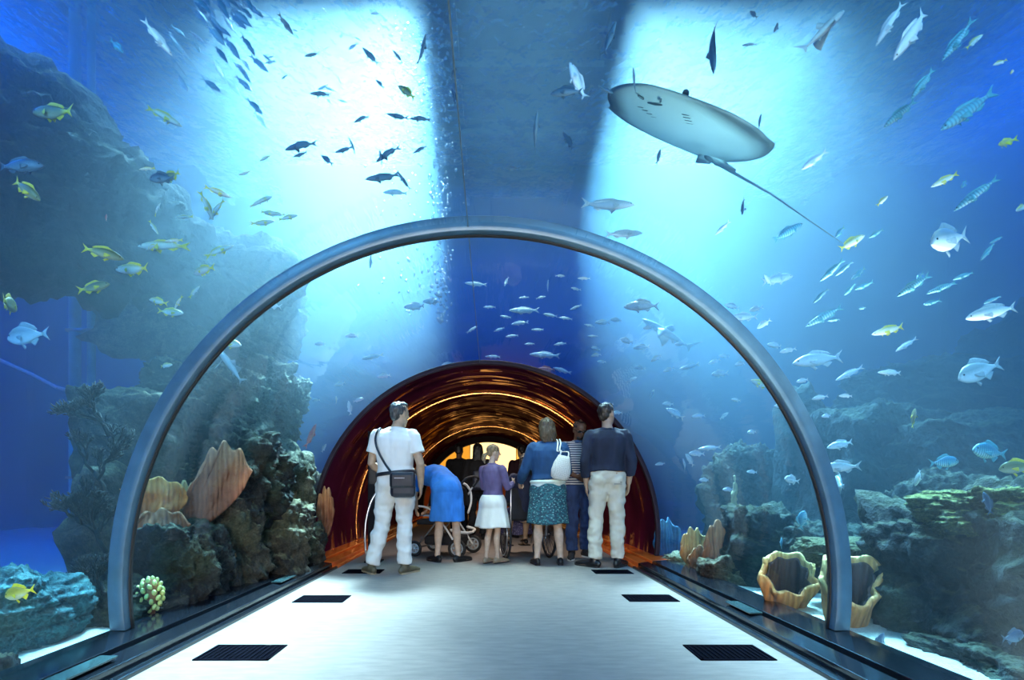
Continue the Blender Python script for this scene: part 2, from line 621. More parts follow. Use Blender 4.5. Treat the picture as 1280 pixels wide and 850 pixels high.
area('tank_lamp_or_fill', (-1.8, 6.95, SURF + .7), 2.1, 5.6, LAMP_A, LAMP_COL, LAMP_SPREAD, (R(-LAMP_TILT), 0, 0))
area('tank_lamp_or_fill', (2.65, 6.95, SURF + .7), 2.1, 5.6, LAMP_B, LAMP_COL, LAMP_SPREAD, (R(-LAMP_TILT), 0, 0))
area('tank_lamp_or_fill', (-3.2, -3.2, SURF - .1), 2.4, 1.2, LAMP_C, (1, .90, .72), 100, (R(52), 0, R(-6)))  # unseen front fill added behind the camera for fish and rocks
area('tank_lamp_or_fill', (3.2, -3.2, SURF - .1), 2.4, 1.2, LAMP_C, (1, .90, .72), 100, (R(52), 0, R(6)))  # the same added front fill on the right side
area('tank_lamp_or_fill', (-7.0, 4.0, SURF + .7), 2.0, 9.0, LAMP_D, BLUE_COL, 160)  # blue fill added for the ambient tone of the left water
area('tank_lamp_or_fill', (7.5, 4.0, SURF + .7), 2.0, 9.0, LAMP_D * .4, BLUE_COL, 160)  # weaker blue fill added for the right water
area('carpet_fill', (.4, 5.5, SURF + .30), 1.3, 3.4, LAMP_G, (1, .74, .48), 36)  # unseen fill added above the water to brighten the carpet
area('reef_fill', (-3.2, 4.4, SURF + .3), 1.2, 2.4, LAMP_R, (1, .95, .8), 32)  # unseen fill added to brighten the left reef rocks
area('reef_fill', (3.2, 3.3, SURF + .3), 1.4, 2.6, LAMP_R * 1.5, (1, .95, .7), 32)  # unseen fill added to brighten the right reef rocks
area('ray_belly_fill', (2.3, 1.9, .14), .4, .4, LAMP_U, (1, .90, .74), 42, (Vector((1.15, 3.05, 3.05)) - Vector((2.3, 1.9, .14))).to_track_quat('-Z', 'Y').to_euler())  # out-of-view fill added under water to light the ray's belly
area('passage_fill', (0, 7.1, 2.30), 1.0, .5, 22, (1, .86, .70), 130)  # fill added to brighten the passage floor and the legs there
area('hall_lamp', (0, 17.5, 3.7), 2.5, 2.5, 60, (1, .45, .08), 170)
area('front_fill', (0, -4.7, 1.5), 2.6, 1.4, LAMP_L, (1, .93, .82), 150, (R(92), 0, 0))  # unseen fill added behind the camera for the people's backs
area('tank_lamp_or_fill', (0, 8.4, SURF - .2), 9, 1.0, LAMP_E, (.02, .48, 1), 150, (R(25), 0, 0))  # blue fill added to brighten the tank end wall
# ------------------------------------------------------------------ rocks and corals
def fbm(p, o=4):
    return noise.fractal(p, 1.0, 2.1, o)


def rock_mat(name, dark, mid, light, top, sc=3.0, topamt=.8):
    t = NT(name)
    v = t.coord('Object')
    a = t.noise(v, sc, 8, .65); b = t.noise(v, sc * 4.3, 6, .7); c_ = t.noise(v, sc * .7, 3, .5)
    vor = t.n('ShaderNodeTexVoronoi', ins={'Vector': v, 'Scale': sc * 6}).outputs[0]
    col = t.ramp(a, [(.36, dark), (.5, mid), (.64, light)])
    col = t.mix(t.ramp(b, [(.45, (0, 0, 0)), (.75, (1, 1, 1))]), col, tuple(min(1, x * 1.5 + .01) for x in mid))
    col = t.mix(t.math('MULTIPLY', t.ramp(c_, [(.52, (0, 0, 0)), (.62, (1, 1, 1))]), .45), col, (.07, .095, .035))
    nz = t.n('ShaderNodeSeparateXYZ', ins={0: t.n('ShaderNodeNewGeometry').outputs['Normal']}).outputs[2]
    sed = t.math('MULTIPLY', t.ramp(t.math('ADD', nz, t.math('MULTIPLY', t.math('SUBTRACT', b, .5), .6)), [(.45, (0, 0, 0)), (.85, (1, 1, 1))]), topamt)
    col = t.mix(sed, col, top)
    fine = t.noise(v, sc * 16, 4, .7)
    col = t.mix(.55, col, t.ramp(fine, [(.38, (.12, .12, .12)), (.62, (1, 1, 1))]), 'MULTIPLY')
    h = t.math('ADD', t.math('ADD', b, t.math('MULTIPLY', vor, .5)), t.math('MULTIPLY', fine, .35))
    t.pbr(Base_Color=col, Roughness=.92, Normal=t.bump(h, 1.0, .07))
    return t.m


M_ROCK = rock_mat('reef_rock', (.014, .011, .009), (.060, .050, .034), (.16, .13, .08), (.30, .28, .15))
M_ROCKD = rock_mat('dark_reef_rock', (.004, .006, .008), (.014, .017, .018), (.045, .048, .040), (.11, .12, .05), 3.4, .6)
M_ROCKB = rock_mat('brown_reef_rock', (.028, .016, .012), (.12, .075, .045), (.26, .17, .10), (.34, .30, .17), 3.2)
M_ROCKT = rock_mat('teal_reef_rock', (.006, .045, .055), (.025, .15, .17), (.09, .30, .31), (.14, .38, .36), 2.6)
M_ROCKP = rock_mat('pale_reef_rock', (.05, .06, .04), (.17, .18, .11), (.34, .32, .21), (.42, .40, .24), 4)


def rock_mesh(name, size, seed, mat, rough=.30, box=.45, strata=0.0, sub=5, flat=0.0):
    bm = bmesh.new()
    bmesh.ops.create_icosphere(bm, subdivisions=sub, radius=1)
    off = Vector((seed * 13.7, seed * 5.1, seed * 9.3))
    m = max(size)
    for v in bm.verts:
        n = v.co.normalized()
        k = max(abs(n.x), abs(n.y), abs(n.z))
        p = n * (1 - box) + n * (box / k)
        q = Vector((n.x * size[0], n.y * size[1], n.z * size[2])) / m
        d = 1 + rough * fbm(q * 1.7 + off, 5) + rough * .55 * (.5 - abs(noise.noise(q * 4.2 + off * 2))) + rough * .34 * (.35 - abs(noise.noise(q * 9 + off))) + rough * .20 * noise.noise(q * 19 + off) + (rough * .13 * noise.noise(q * 37 + off) if sub > 5 else 0)
        p = p * d
        if strata:
            p = Vector((p.x * (1 + strata * noise.noise(Vector((off.x, 0, p.z * 7 + .5 * p.x)))), p.y * (1 + strata * noise.noise(Vector((off.y, 3, p.z * 7)))), p.z))
        if flat and p.z > 0:
            p.z = p.z / (1 + flat * p.z)
        v.co = Vector((p.x * size[0], p.y * size[1], p.z * size[2]))
    me = bpy.data.meshes.new(name)
    bm.to_mesh(me); bm.free()
    me.polygons.foreach_set('use_smooth', [True] * len(me.polygons))
    me.materials.append(mat)
    return me


def rock(label, px, py, D, wpx, hpx, seed, mat=None, deep=None, rough=.30, box=.45, strata=.06, sub=0, flat=0, rot=0, cat='rock', name='reef_rock', group=None, ground=False):
    c = at(px, py, D)
    hw, hh = wpx / 2 / FPX * D, hpx / 2 / FPX * D
    if ground:      # reach down to the sand
        bot = c.z - hh
        if bot > -.05:
            hh += (bot + .05) / 2; c.z -= (bot + .05) / 2
    sub = sub or (6 if wpx >= 75 else 5)
    o = link(name, rock_mesh(name, (hw, deep if deep else hw, hh), seed, mat or M_ROCK, rough, box, strata, sub, flat), None, c, (0, 0, rot))
    return tag(o, label, cat, group)


def blob_rock(name, label, pts, seed, mat, amp=.28, voxel=.035, cat='rock', sq=.8):
    mb = MB()
    P = [Vector(p[0]) for p in pts]
    c = sum(P, Vector()) / len(P)
    mb.loft([p - c for p in P], [(p[1], p[1] * sq) for p in pts], side=(0, 0, 1), n=20, round_ends=True)
    off = Vector((seed * 3.3, seed * 7.1, seed))
    def fn(co, n):
        s = Vector((co.x * 1.0, co.y * 1.0, co.z * 1.6))
        d = amp * fbm(s * 1.1 + off, 5) + amp * .5 * (.5 - abs(noise.noise(s * 2.6 + off))) * 1.2 + amp * .5 * (.3 - abs(noise.noise(s * 6 + off))) + amp * .22 * noise.noise(s * 15 + off)
        return co + n * d
    me = remeshed(mb, name, mat, voxel, 2, fn)
    o = link(name, me, None, c)
    return tag(o, label, cat)


# left: the great overhang, and the stack under it
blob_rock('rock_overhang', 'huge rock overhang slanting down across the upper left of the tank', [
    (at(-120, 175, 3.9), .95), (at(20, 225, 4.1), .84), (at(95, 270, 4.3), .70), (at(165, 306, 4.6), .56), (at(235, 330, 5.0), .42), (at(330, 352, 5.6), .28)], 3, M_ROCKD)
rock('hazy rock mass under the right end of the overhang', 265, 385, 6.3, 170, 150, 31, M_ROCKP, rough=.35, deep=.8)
rock('squared tall reef rock with pale flat top beside the left leg of the arch', 182, 548, 4.25, 112, 165, 4, M_ROCK, rough=.16, box=.8, strata=.05, flat=.25, ground=True)
rock('olive topped reef block below the squared tall rock at left', 160, 700, 3.95, 72, 215, 5, M_ROCK, rough=.2, box=.65, ground=True, deep=.4)
rock('dark sloping boulder on the sand left of the arch foot', 112, 775, 3.35, 80, 95, 6, M_ROCKD, rough=.3, ground=True)
rock('low dark boulder behind the sand at left edge of the reef', 160, 768, 3.4, 80, 75, 36, M_ROCKD, rough=.3, ground=True)
rock('blue green ruffled boulder at the bottom left corner', 14, 766, 2.78, 84, 86, 7, M_ROCKT, rough=.30, strata=.14, ground=True, deep=.32)
rock('small green rock at the bottom left of the sand', 3, 835, 2.42, 26, 34, 37, M_ROCKD, rough=.35, ground=True)
for i, (lab, px, py, D, w_, h_, m, r_, bx) in enumerate([
        ('mossy reef rock just inside the left curve of the arch', 243, 520, 4.9, 95, 110, M_ROCK, .3, .5),
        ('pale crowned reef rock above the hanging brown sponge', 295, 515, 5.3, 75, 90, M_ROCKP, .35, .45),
        ('dark hollowed reef rock behind the draped brown sponge', 285, 600, 4.8, 120, 120, M_ROCKD, .35, .5),
        ('olive reef rock behind the two orange plate corals', 205, 640, 4.25, 95, 130, M_ROCK, .3, .5),
        ('rounded grey green boulder right of the left reef wall', 357, 600, 5.7, 62, 85, M_ROCKP, .28, .35),
        ('jagged reef rock under the rounded grey green boulder', 338, 668, 5.2, 78, 85, M_ROCK, .4, .45),
        ('pointed grey rock standing near the far left ledge', 378, 690, 5.75, 52, 75, M_ROCK, .35, .2),
        ('dark low reef rock behind the yellow polyp cluster', 222, 715, 3.85, 100, 120, M_ROCKD, .3, .5),
        ('weedy reef rock left of the yellow sponge spire', 275, 680, 4.5, 90, 110, M_ROCK, .4, .45),
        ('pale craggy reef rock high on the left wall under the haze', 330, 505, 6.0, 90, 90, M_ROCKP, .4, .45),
        ('small brown rock at the foot of the left reef wall', 305, 715, 4.75, 45, 40, M_ROCKB, .4, .4),
        ('brown column rock beside the start of the maroon passage', 387, 640, 6.5, 24, 85, M_ROCKB, .3, .6)]):
    rock(lab, px, py, D, w_, h_, 40 + i, m, rough=r_, box=bx, ground=py > 600)

# right: the dark foreground rock, the wall behind it
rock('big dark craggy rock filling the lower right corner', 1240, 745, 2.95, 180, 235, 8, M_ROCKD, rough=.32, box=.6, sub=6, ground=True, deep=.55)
rock('yellow green flat topped rock lying on the big dark rock', 1250, 640, 2.85, 118, 64, 9, rock_mat('lit_tint_reef_rock', (.02, .025, .012), (.10, .11, .03), (.30, .30, .10), (.46, .47, .12), 5), rough=.4, box=.7, flat=.15)  # yellow-green light falling on this slab is put into its colours
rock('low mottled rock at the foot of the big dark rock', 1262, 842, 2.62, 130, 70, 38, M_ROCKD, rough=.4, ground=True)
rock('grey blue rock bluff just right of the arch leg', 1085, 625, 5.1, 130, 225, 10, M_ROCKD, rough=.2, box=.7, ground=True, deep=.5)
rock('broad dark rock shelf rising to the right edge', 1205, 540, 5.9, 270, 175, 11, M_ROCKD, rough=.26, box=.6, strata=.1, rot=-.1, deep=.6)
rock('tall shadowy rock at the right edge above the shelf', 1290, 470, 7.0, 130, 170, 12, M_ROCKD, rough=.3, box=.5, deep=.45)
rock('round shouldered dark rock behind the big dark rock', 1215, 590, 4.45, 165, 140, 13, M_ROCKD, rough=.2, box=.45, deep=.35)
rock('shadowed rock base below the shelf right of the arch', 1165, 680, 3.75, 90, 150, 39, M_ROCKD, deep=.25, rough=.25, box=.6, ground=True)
rock('small flat topped rock in front of the rock bluff', 1145, 633, 3.9, 60, 22, 14, rock_mat('lime_reef_rock', (.04, .04, .02), (.15, .16, .06), (.33, .33, .14), (.5, .5, .22), 7), rough=.3, box=.6)
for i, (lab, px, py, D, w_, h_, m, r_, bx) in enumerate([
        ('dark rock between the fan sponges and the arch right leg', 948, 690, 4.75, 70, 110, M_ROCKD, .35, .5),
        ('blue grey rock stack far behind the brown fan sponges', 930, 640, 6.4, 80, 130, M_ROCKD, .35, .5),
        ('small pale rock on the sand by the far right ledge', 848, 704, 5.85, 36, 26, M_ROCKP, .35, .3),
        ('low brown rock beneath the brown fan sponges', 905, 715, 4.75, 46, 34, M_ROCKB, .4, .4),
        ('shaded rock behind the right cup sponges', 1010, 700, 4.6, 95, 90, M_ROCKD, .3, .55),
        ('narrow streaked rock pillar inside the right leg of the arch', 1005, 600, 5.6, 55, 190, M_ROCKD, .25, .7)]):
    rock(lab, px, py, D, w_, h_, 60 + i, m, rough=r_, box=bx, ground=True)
tc = rock('broad flat table coral with mossy top right of the arch leg', 1062, 690, 3.75, 112, 44, 15, rock_mat('table_coral_skin', (.03, .03, .01), (.10, .10, .035), (.22, .21, .08), (.27, .26, .09), 8), rough=.2, box=.2, strata=0, flat=.3, cat='coral', name='table_coral')
m = MB().loft([(0, 0, 0), (.02, 0, -.25), (0, .02, -.62)], [.10, .07, .13], n=10)
m.build('stalk', M_ROCKD, tc)


# sponges and corals
def sponge_mat(name, inner, edge, sc=8):
    t = NT(name)
    v = t.coord('Object')
    a = t.noise(v, sc, 6, .65)
    wv = t.n('ShaderNodeTexWave', ins={'Vector': t.coord('Object', (1, 1, .25)), 'Scale': 9, 'Distortion': 5, 'Detail': 3}).outputs[1]
    z = t.n('ShaderNodeSeparateXYZ', ins={0: t.coord('Generated')}).outputs[2]
    col = t.ramp(t.math('ADD', t.math('MULTIPLY', z, .55), t.math('MULTIPLY', a, .6)), [(.30, tuple(x * .5 for x in inner)), (.55, inner), (.85, edge)])
    col = t.mix(t.math('MULTIPLY', wv, .35), col, tuple(x * .45 for x in inner))
    t.pbr(Base_Color=col, Roughness=.85, Normal=t.bump(t.math('ADD', a, t.math('MULTIPLY', wv, .5)), .8, .02))
    return t.m


M_SPT = sponge_mat('tan_sponge', (.62, .26, .08), (.88, .62, .22))
M_SPB = sponge_mat('brown_sponge', (.34, .12, .055), (.58, .28, .12))
M_SPO = sponge_mat('orange_sponge', (.72, .22, .04), (.92, .55, .15))
M_SPY = sponge_mat('yellow_sponge', (.45, .32, .10), (.75, .62, .30))
M_SPBL = sponge_mat('blue_sponge', (.02, .13, .30), (.15, .42, .62))
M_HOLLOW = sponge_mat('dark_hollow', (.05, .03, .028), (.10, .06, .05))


def cup_sponge(label, px, py, D, wpx, hpx, seed, mat):
    """ruffled vase: an outer wall whose lip folds into a dark hollow facing the tunnel"""
    base = at(px, py + hpx / 2, D); W = wpx / 2 / FPX * D; H = hpx / FPX * D
    t = thing('cup_sponge', label, 'sponge', base, (R(12), 0, R(-12)))
    NU, NV = 64, 22
    def pt(u, v, k):
        a = 2 * PI * u
        prof = .42 + .62 * v ** .65
        ruf = 1 + (.12 + .26 * v) * noise.noise(Vector((math.cos(a) * 1.8 + seed, math.sin(a) * 1.8, v * 1.3))) + .10 * v * noise.noise(Vector((math.cos(a) * 6, math.sin(a) * 6, v * 3 + seed))) + .06 * v * math.sin(a * 9 + seed)
        r = W * prof * ruf * k
        front = .5 - .5 * math.sin(a)         # the side towards the tunnel dips
        z = H * v * (1 - .52 * front ** 1.5) + .03 * H * math.sin(a * 7 + seed) * v
        return Vector((r * math.cos(a), r * math.sin(a) * .62, z))
    outer = [[pt(i / NU, j / NV, 1) for j in range(NV + 1)] for i in range(NU + 1)]
    MB().sheet(outer, lambda u, v: .028).build('vase', mat, t)
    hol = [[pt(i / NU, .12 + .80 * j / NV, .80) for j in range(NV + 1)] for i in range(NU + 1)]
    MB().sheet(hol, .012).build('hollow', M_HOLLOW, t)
    return t


cup_sponge('ruffled tan cup sponge on the sand just inside the right leg of the arch', 980, 731, 3.72, 58, 76, 1, M_SPT)
cup_sponge('ruffled tan cup sponge behind the right leg of the arch', 1056, 742, 3.3, 64, 92, 2, M_SPT)


def fan(label, px, py, D, wpx, hpx, seed, mat, name='fan_sponge', cat='sponge', lean=0.0, ribs=14, group=None, rot=0.0):
    """ruffled fan sheet growing from a foot"""
    base = at(px, py + hpx / 2, D); W = wpx / 2 / FPX * D; H = hpx / FPX * D
    NU, NV = 40, 26
    g = []
    for i in range(NU + 1):
        u = i / NU * 2 - 1
        row = []
        for j in range(NV + 1):
            v = j / NV
            wd = W * (.22 + .95 * math.sin(min(1, v * 1.15) * PI * .62) ** .8)
            edge = 1 - .33 * abs(u) ** 2.2 + .05 * math.sin(u * 11 + seed) + .06 * noise.noise(Vector((u * 3, seed, 0)))
            x = u * wd + lean * v * H
            z = H * v * edge
            y = .10 * W * math.sin(u * ribs * .5 + seed) * (.2 + v) + .35 * W * (1 - u * u) * v * .6 + .05 * noise.noise(Vector((u * 2, v * 3, seed)))
            row.append((x, y, z))
        g.append(row)
    o = MB().sheet(g, lambda u, v: .016 + .012 * (1 - v)).build(name, mat, loc=base, rot=(0, 0, rot))
    return tag(o, label, cat, group)


fan('large brown fan sponge by the right ledge with dark tip', 902, 688, 4.95, 40, 72, 3, M_SPB)
fan('tan fan sponge left of the large brown fan sponge', 868, 686, 5.45, 30, 50, 4, M_SPT)
fan('small brown fan sponge in front of the tan fan sponge', 876, 700, 5.2, 26, 34, 14, M_SPB)
fan('bright blue fan sponge at the far end of the right ledge', 834, 676, 6.15, 30, 52, 5, M_SPBL)
fan('brown fan sponge leaning right beside the large brown one', 920, 694, 4.9, 30, 50, 15, M_SPB, lean=.25)
fan('upper orange plate coral with yellow rim on the left reef', 192, 622, 3.72, 62, 50, 6, M_SPO, 'plate_coral', 'coral', rot=.5, ribs=4)
fan('lower brown plate coral below the upper orange one', 188, 664, 3.62, 58, 52, 7, M_SPB, 'plate_coral', 'coral', rot=.5, lean=.2, ribs=4)
fan('draped brown fan sponge hanging tall on the left reef', 243, 606, 3.95, 54, 104, 8, M_SPB, rot=.6, lean=.35, ribs=7)
fan('pale folded fan sponge under the draped brown one', 232, 646, 4.0, 34, 86, 9, M_SPY, rot=.7)
fan('small brown fan on the rock beside the maroon passage wall', 407, 640, 6.0, 18, 60, 10, M_SPB)


def spire(label, px, py, D, wpx, hpx, seed, mat):
    base = at(px, py + hpx / 2, D); W = wpx / 2 / FPX * D; H = hpx / FPX * D
    m = MB().loft([(0, 0, -.05), (W * .1, 0, H * .2), (-W * .1, 0, H * .5), (W * .1, 0, H * .8), (0, 0, H)], [W, W * .85, W * .55, W * .35, W * .12], n=18, round_ends=True)
    me = remeshed(m, 'sponge_spire', mat, W * .14, 2, lambda c, n: c + n * (W * .28 * fbm(c / W * 1.3 + Vector((seed, 0, 0)), 4)))
    return tag(link('sponge_spire', me, None, base), label, 'sponge')


spire('tall yellow sponge spire by the left ledge', 344, 698, 5.0, 17, 62, 1, M_SPY)
spire('short tan sponge spire left of the tall yellow one', 331, 700, 4.95, 13, 36, 2, M_SPT)
spire('brown knobbly sponge on the left reef behind the ledge', 291, 708, 4.35, 20, 40, 3, M_SPB)
spire('pale twisted sponge in front of the left reef rocks', 246, 722, 3.95, 20, 66, 4, M_SPY)
spire('low yellow sponge stub at the left ledge', 320, 722, 4.6, 18, 26, 5, M_SPY)
spire('pale column sponge on the far right reef', 918, 640, 5.6, 16, 90, 6, M_SPY)


def moss_ball(label, px, py, D, r_px, seed):
    c = at(px, py, D); r = r_px / FPX * D
    o = link('brain_coral', rock_mesh('brain_coral', (r, r, r * .85), seed, rock_mat('coral_crust_%d' % seed, (.04, .05, .02), (.16, .17, .06), (.38, .36, .14), (.42, .40, .2), 9), .22, .1, 0, 5), None, c)
    return tag(o, label, 'coral')


moss_ball('olive brain coral on the left reef by the small brown rock', 277, 718, 4.3, 16, 71)
moss_ball('yellowish brain coral beside the sponge stubs at the left ledge', 312, 712, 4.7, 12, 72)
moss_ball('pale brain coral perched on the pale crowned reef rock', 288, 478, 5.2, 20, 73)
moss_ball('cream brain coral on the dark rock right of the cup sponges', 938, 668, 4.7, 15, 74)

# yellow polyp cluster on a stem
c = at(188, 743, 3.34)
t = thing('polyp_cluster', 'grape like cluster of pale yellow polyps at the left reef foot', 'coral', c)
r0 = .105
k = 0
M_POLYP = plain('yellow_polyp', (.72, .74, .22), .4, var=.2, scale=20)
for i in range(46):
    zz = 1 - 2 * (i + .5) / 46; a = i * 2.39996
    q = math.sqrt(1 - zz * zz)
    d = Vector((q * math.cos(a) * .72, q * math.sin(a) * .6, zz))
    b = MB().ball((0, 0, 0), (.014, .014, .021), 8, 6).build('polyp', M_POLYP, t, loc=d * r0, rot=(rnd.uniform(-.5, .5), rnd.uniform(-.5, .5), 0))
MB().loft([(0, 0, -.30), (.01, 0, -.15), (0, 0, .06)], [.018, .016, .05], n=8, round_ends=True).build('stem', M_SPB, t)


# dark branching gorgonians
def gorgonian(label, px, py, D, hpx, seed, depth=6, spread=.6):
    base = at(px, py, D); H = hpx / FPX * D
    rg = random.Random(seed)
    mb = MB()
    def br(p, d, L, r, k):
        q = p + d * L
        mid = p + d * L * .5 + Vector((rg.uniform(-1, 1), rg.uniform(-1, 1), rg.uniform(-1, 1))) * L * .12
        mb.loft([p, mid, q], [r, r * .9, r * .75], n=5)
        if k == 0:
            return
        for _ in range(rg.choice((2, 3, 4))):
            nd = (d + Vector((rg.uniform(-1, 1), rg.uniform(-.4, .4), rg.uniform(-.35, .7))) * spread * 1.5).normalized()
            s = rg.uniform(.35, 1)
            br(p + d * L * s, nd, L * rg.uniform(.6, .85), max(.004, r * .7), k - 1)
    br(Vector((.06, .05, -.1)), Vector((-.35, -.1, .9)).normalized(), H * .36, .015, depth)
    o = mb.build('gorgonian', plain('dark_gorgonian', (.012, .018, .016), .9), loc=base)
    return tag(o, label, 'coral')


gorgonian('dark branching sea fan at the top corner of the left reef', 118, 525, 3.3, 90, 1)
gorgonian('dark branching sea fan halfway up beside the blue pipes', 112, 600, 3.3, 95, 2)
gorgonian('bushy dark sea fan low on the left reef', 114, 672, 3.25, 95, 3)
gorgonian('dark tangled sea fan at the foot of the left reef', 120, 735, 3.2, 80, 4)

# the blue post of the tank at far left with a rope tied to it
po = thing('tank_post', 'pair of pale blue vertical pipes left of the reef', 'pipe', at(104, 609, 5.6) * 1.0)
po.location.z = 0
for i, (dx, r_) in enumerate(((-.09, .055), (.09, .04))):
    MB().loft([(dx, 0, -.05), (dx, 0, 3.0), (dx, 0, SURF + .3)], [r_, r_, r_], n=16).build('pipe', plain('pale_blue_pipe', (.10, .40, .52), .5, var=.2, scale=6), po)
for z in (1.0, 2.6, 4.2):
    MB().box((-.15, -.06, z), (.14, .06, z + .03)).build('clamp', plain('steel_clamp', (.2, .3, .34), .4, .7), po)
ro = MB().loft([at(-60, 425, 5.6), at(0, 450, 5.6), at(40, 468, 5.6), at(70, 484, 5.6), at(96, 491, 5.6)], [.018] * 5, n=8)
tag(ro.build('mooring_rope', plain('pale_rope', (.45, .62, .66), .8, var=.2, scale=60)), 'pale rope sagging to the blue pipes at left', 'rope')

# bubbles rising by the crown of the tunnel
mb = MB()
rb = random.Random(5)
for i in range(420):
    f = rb.random()
    z = 2.5 + 3.4 * f
    s = .03 + .10 * f
    mb.ball((-.42 + rb.gauss(0, s), 5.0 + rb.gauss(0, s), z), rb.uniform(.006, .02), 7, 5)
for i in range(260):
    mb.ball((-.75 + rb.gauss(0, .22), 5.3 + rb.gauss(0, .3), rb.uniform(2.7, 5.9)), rb.uniform(.006, .016), 7, 5)
tb = NT('air_bubble')
g1 = tb.n('ShaderNodeBsdfGlossy', ins={'Color': (1, 1, 1), 'Roughness': .08})
g2 = tb.n('ShaderNodeBsdfTransparent')
lw = tb.n('ShaderNodeLayerWeight', ins={'Blend': .6}).outputs['Facing']
mx = tb.n('ShaderNodeMixShader', ins={0: tb.math('ADD', .25, tb.math('MULTIPLY', lw, .75)), 1: g2.outputs[0], 2: g1.outputs[0]})
tb.t.links.new(mx.outputs[0], tb.out.inputs[0])
o = mb.build('bubbles', tb.m)
tag(o, 'column of rising air bubbles over the crown of the tunnel', 'bubbles', kind='stuff')
# ------------------------------------------------------------------ fish
def fish_mat(name, back, flank, belly, tail=None, stripe=None, spec=.5):
    """counter-shaded skin: z is up and x runs from tail to snout in the fish's own frame"""
    t = NT(name)
    sep = t.n('ShaderNodeSeparateXYZ', ins={0: t.coord('Object')})
    x, z = sep.outputs[0], sep.outputs[2]
    nz = t.noise(t.coord('Object', (14, 14, 30)), 2.5, 3)
    zz = t.math('ADD', t.math('ADD', t.math('MULTIPLY', z, 2.6), .5), t.math('MULTIPLY', t.math('SUBTRACT', nz, .5), .18))
    col = t.ramp(zz, [(.25, belly), (.50, flank), (.74, back)])
    if stripe:
        wv = t.n('ShaderNodeTexWave', bands_direction='X', ins={'Vector': t.coord('Object'), 'Scale': stripe[1], 'Distortion': .6}).outputs[1]
        col = t.mix(t.math('MULTIPLY', t.ramp(wv, [(.55, (0, 0, 0)), (.7, (1, 1, 1))]), .6), col, stripe[0])
    if tail:
        col = t.mix(t.ramp(t.math('ADD', t.math('MULTIPLY', x, -1), .5), [(.70, (0, 0, 0)), (.84, (1, 1, 1))]), col, tail)
    vor = t.n('ShaderNodeTexVoronoi', ins={'Vector': t.coord('Object', (60, 60, 80)), 'Scale': 1.0}).outputs[0]
    b = t.pbr(Base_Color=col, Roughness=.32, Normal=t.bump(vor, .25, .004))
    b.inputs['Specular IOR Level'].default_value = spec
    return t.m


FM = {
    'snapper': fish_mat('yellowtail_skin', (.50, .42, .12), (.78, .74, .58), (.88, .88, .82), (.80, .62, .06)),
    'olive': fish_mat('olive_fish_skin', (.10, .11, .03), (.20, .21, .10), (.40, .40, .26), (.70, .62, .06)),
    'bream': fish_mat('bream_skin', (.30, .36, .36), (.66, .70, .68), (.86, .88, .85)),
    'scad': fish_mat('silver_fish_skin', (.42, .48, .50), (.78, .82, .82), (.92, .93, .92)),
    'blue': fish_mat('blue_fish_skin', (.05, .22, .30), (.18, .46, .52), (.50, .70, .70), None, ((.04, .14, .2), 5)),
    'yellow': fish_mat('yellow_fish_skin', (.50, .38, .03), (.72, .56, .06), (.86, .76, .40), (.90, .72, .03)),
    'dark': fish_mat('dark_fish_skin', (.03, .06, .10), (.08, .14, .20), (.16, .24, .30)),
    'red': fish_mat('pink_fish_skin', (.55, .10, .12), (.70, .22, .22), (.80, .5, .45)),
    'shark': fish_mat('shark_skin', (.30, .34, .34), (.50, .53, .50), (.88, .87, .80)),
}
FINM = {
    'snapper': plain('yellow_fin', (.80, .62, .08), .5, var=.15, scale=30), 'olive': plain('olive_fin', (.62, .52, .05), .5, var=.15, scale=30),
    'bream': plain('grey_fin', (.42, .48, .48), .5, var=.15, scale=30), 'scad': plain('silver_fin', (.62, .66, .66), .5, var=.15, scale=30),
    'blue': plain('blue_fin', (.10, .34, .38), .5, var=.15, scale=30), 'yellow': plain('bright_yellow_fin', (.90, .72, .02), .5, var=.15, scale=30),
    'dark': plain('dark_fin', (.05, .09, .13), .5, var=.15, scale=30), 'red': plain('red_fin', (.6, .15, .15), .5, var=.15, scale=30),
    'shark': plain('shark_fin', (.38, .42, .42), .5, var=.15, scale=30),
}
M_EYE = plain('fish_eye', (.008, .008, .008), .12)
M_IRIS = plain('fish_iris', (.7, .62, .3), .25, .3)

#        profile: x from snout .5 to tail root -.34 : (x, top, bottom, half width)
PROF = {
    'slim': [(.50, .004, -.004, .004), (.47, .022, -.020, .017), (.40, .052, -.045, .036), (.28, .082, -.070, .052), (.14, .094, -.086, .058), (0, .088, -.084, .054), (-.14, .068, -.066, .042), (-.26, .040, -.040, .026), (-.34, .026, -.026, .016), (-.37, .026, -.026, .010)],
    'mid': [(.50, .002, -.006, .006), (.47, .036, -.030, .024), (.40, .088, -.066, .048), (.28, .138, -.104, .066), (.14, .154, -.128, .072), (0, .142, -.128, .066), (-.14, .106, -.100, .050), (-.26, .056, -.056, .030), (-.34, .032, -.032, .018), (-.37, .034, -.034, .011)],
    'deep': [(.50, -.01, -.022, .008), (.48, .040, -.050, .028), (.42, .126, -.104, .052), (.32, .200, -.158, .070), (.18, .232, -.192, .078), (.04, .218, -.192, .074), (-.10, .164, -.154, .058), (-.22, .092, -.088, .036), (-.31, .044, -.044, .020), (-.35, .040, -.040, .012)],
    'shark': [(.50, .006, -.006, .010), (.46, .026, -.022, .034), (.38, .046, -.040, .052), (.24, .062, -.056, .064), (.08, .064, -.060, .062), (-.08, .052, -.048, .048), (-.20, .034, -.032, .032), (-.30, .020, -.020, .018), (-.36, .016, -.014, .010)],
}


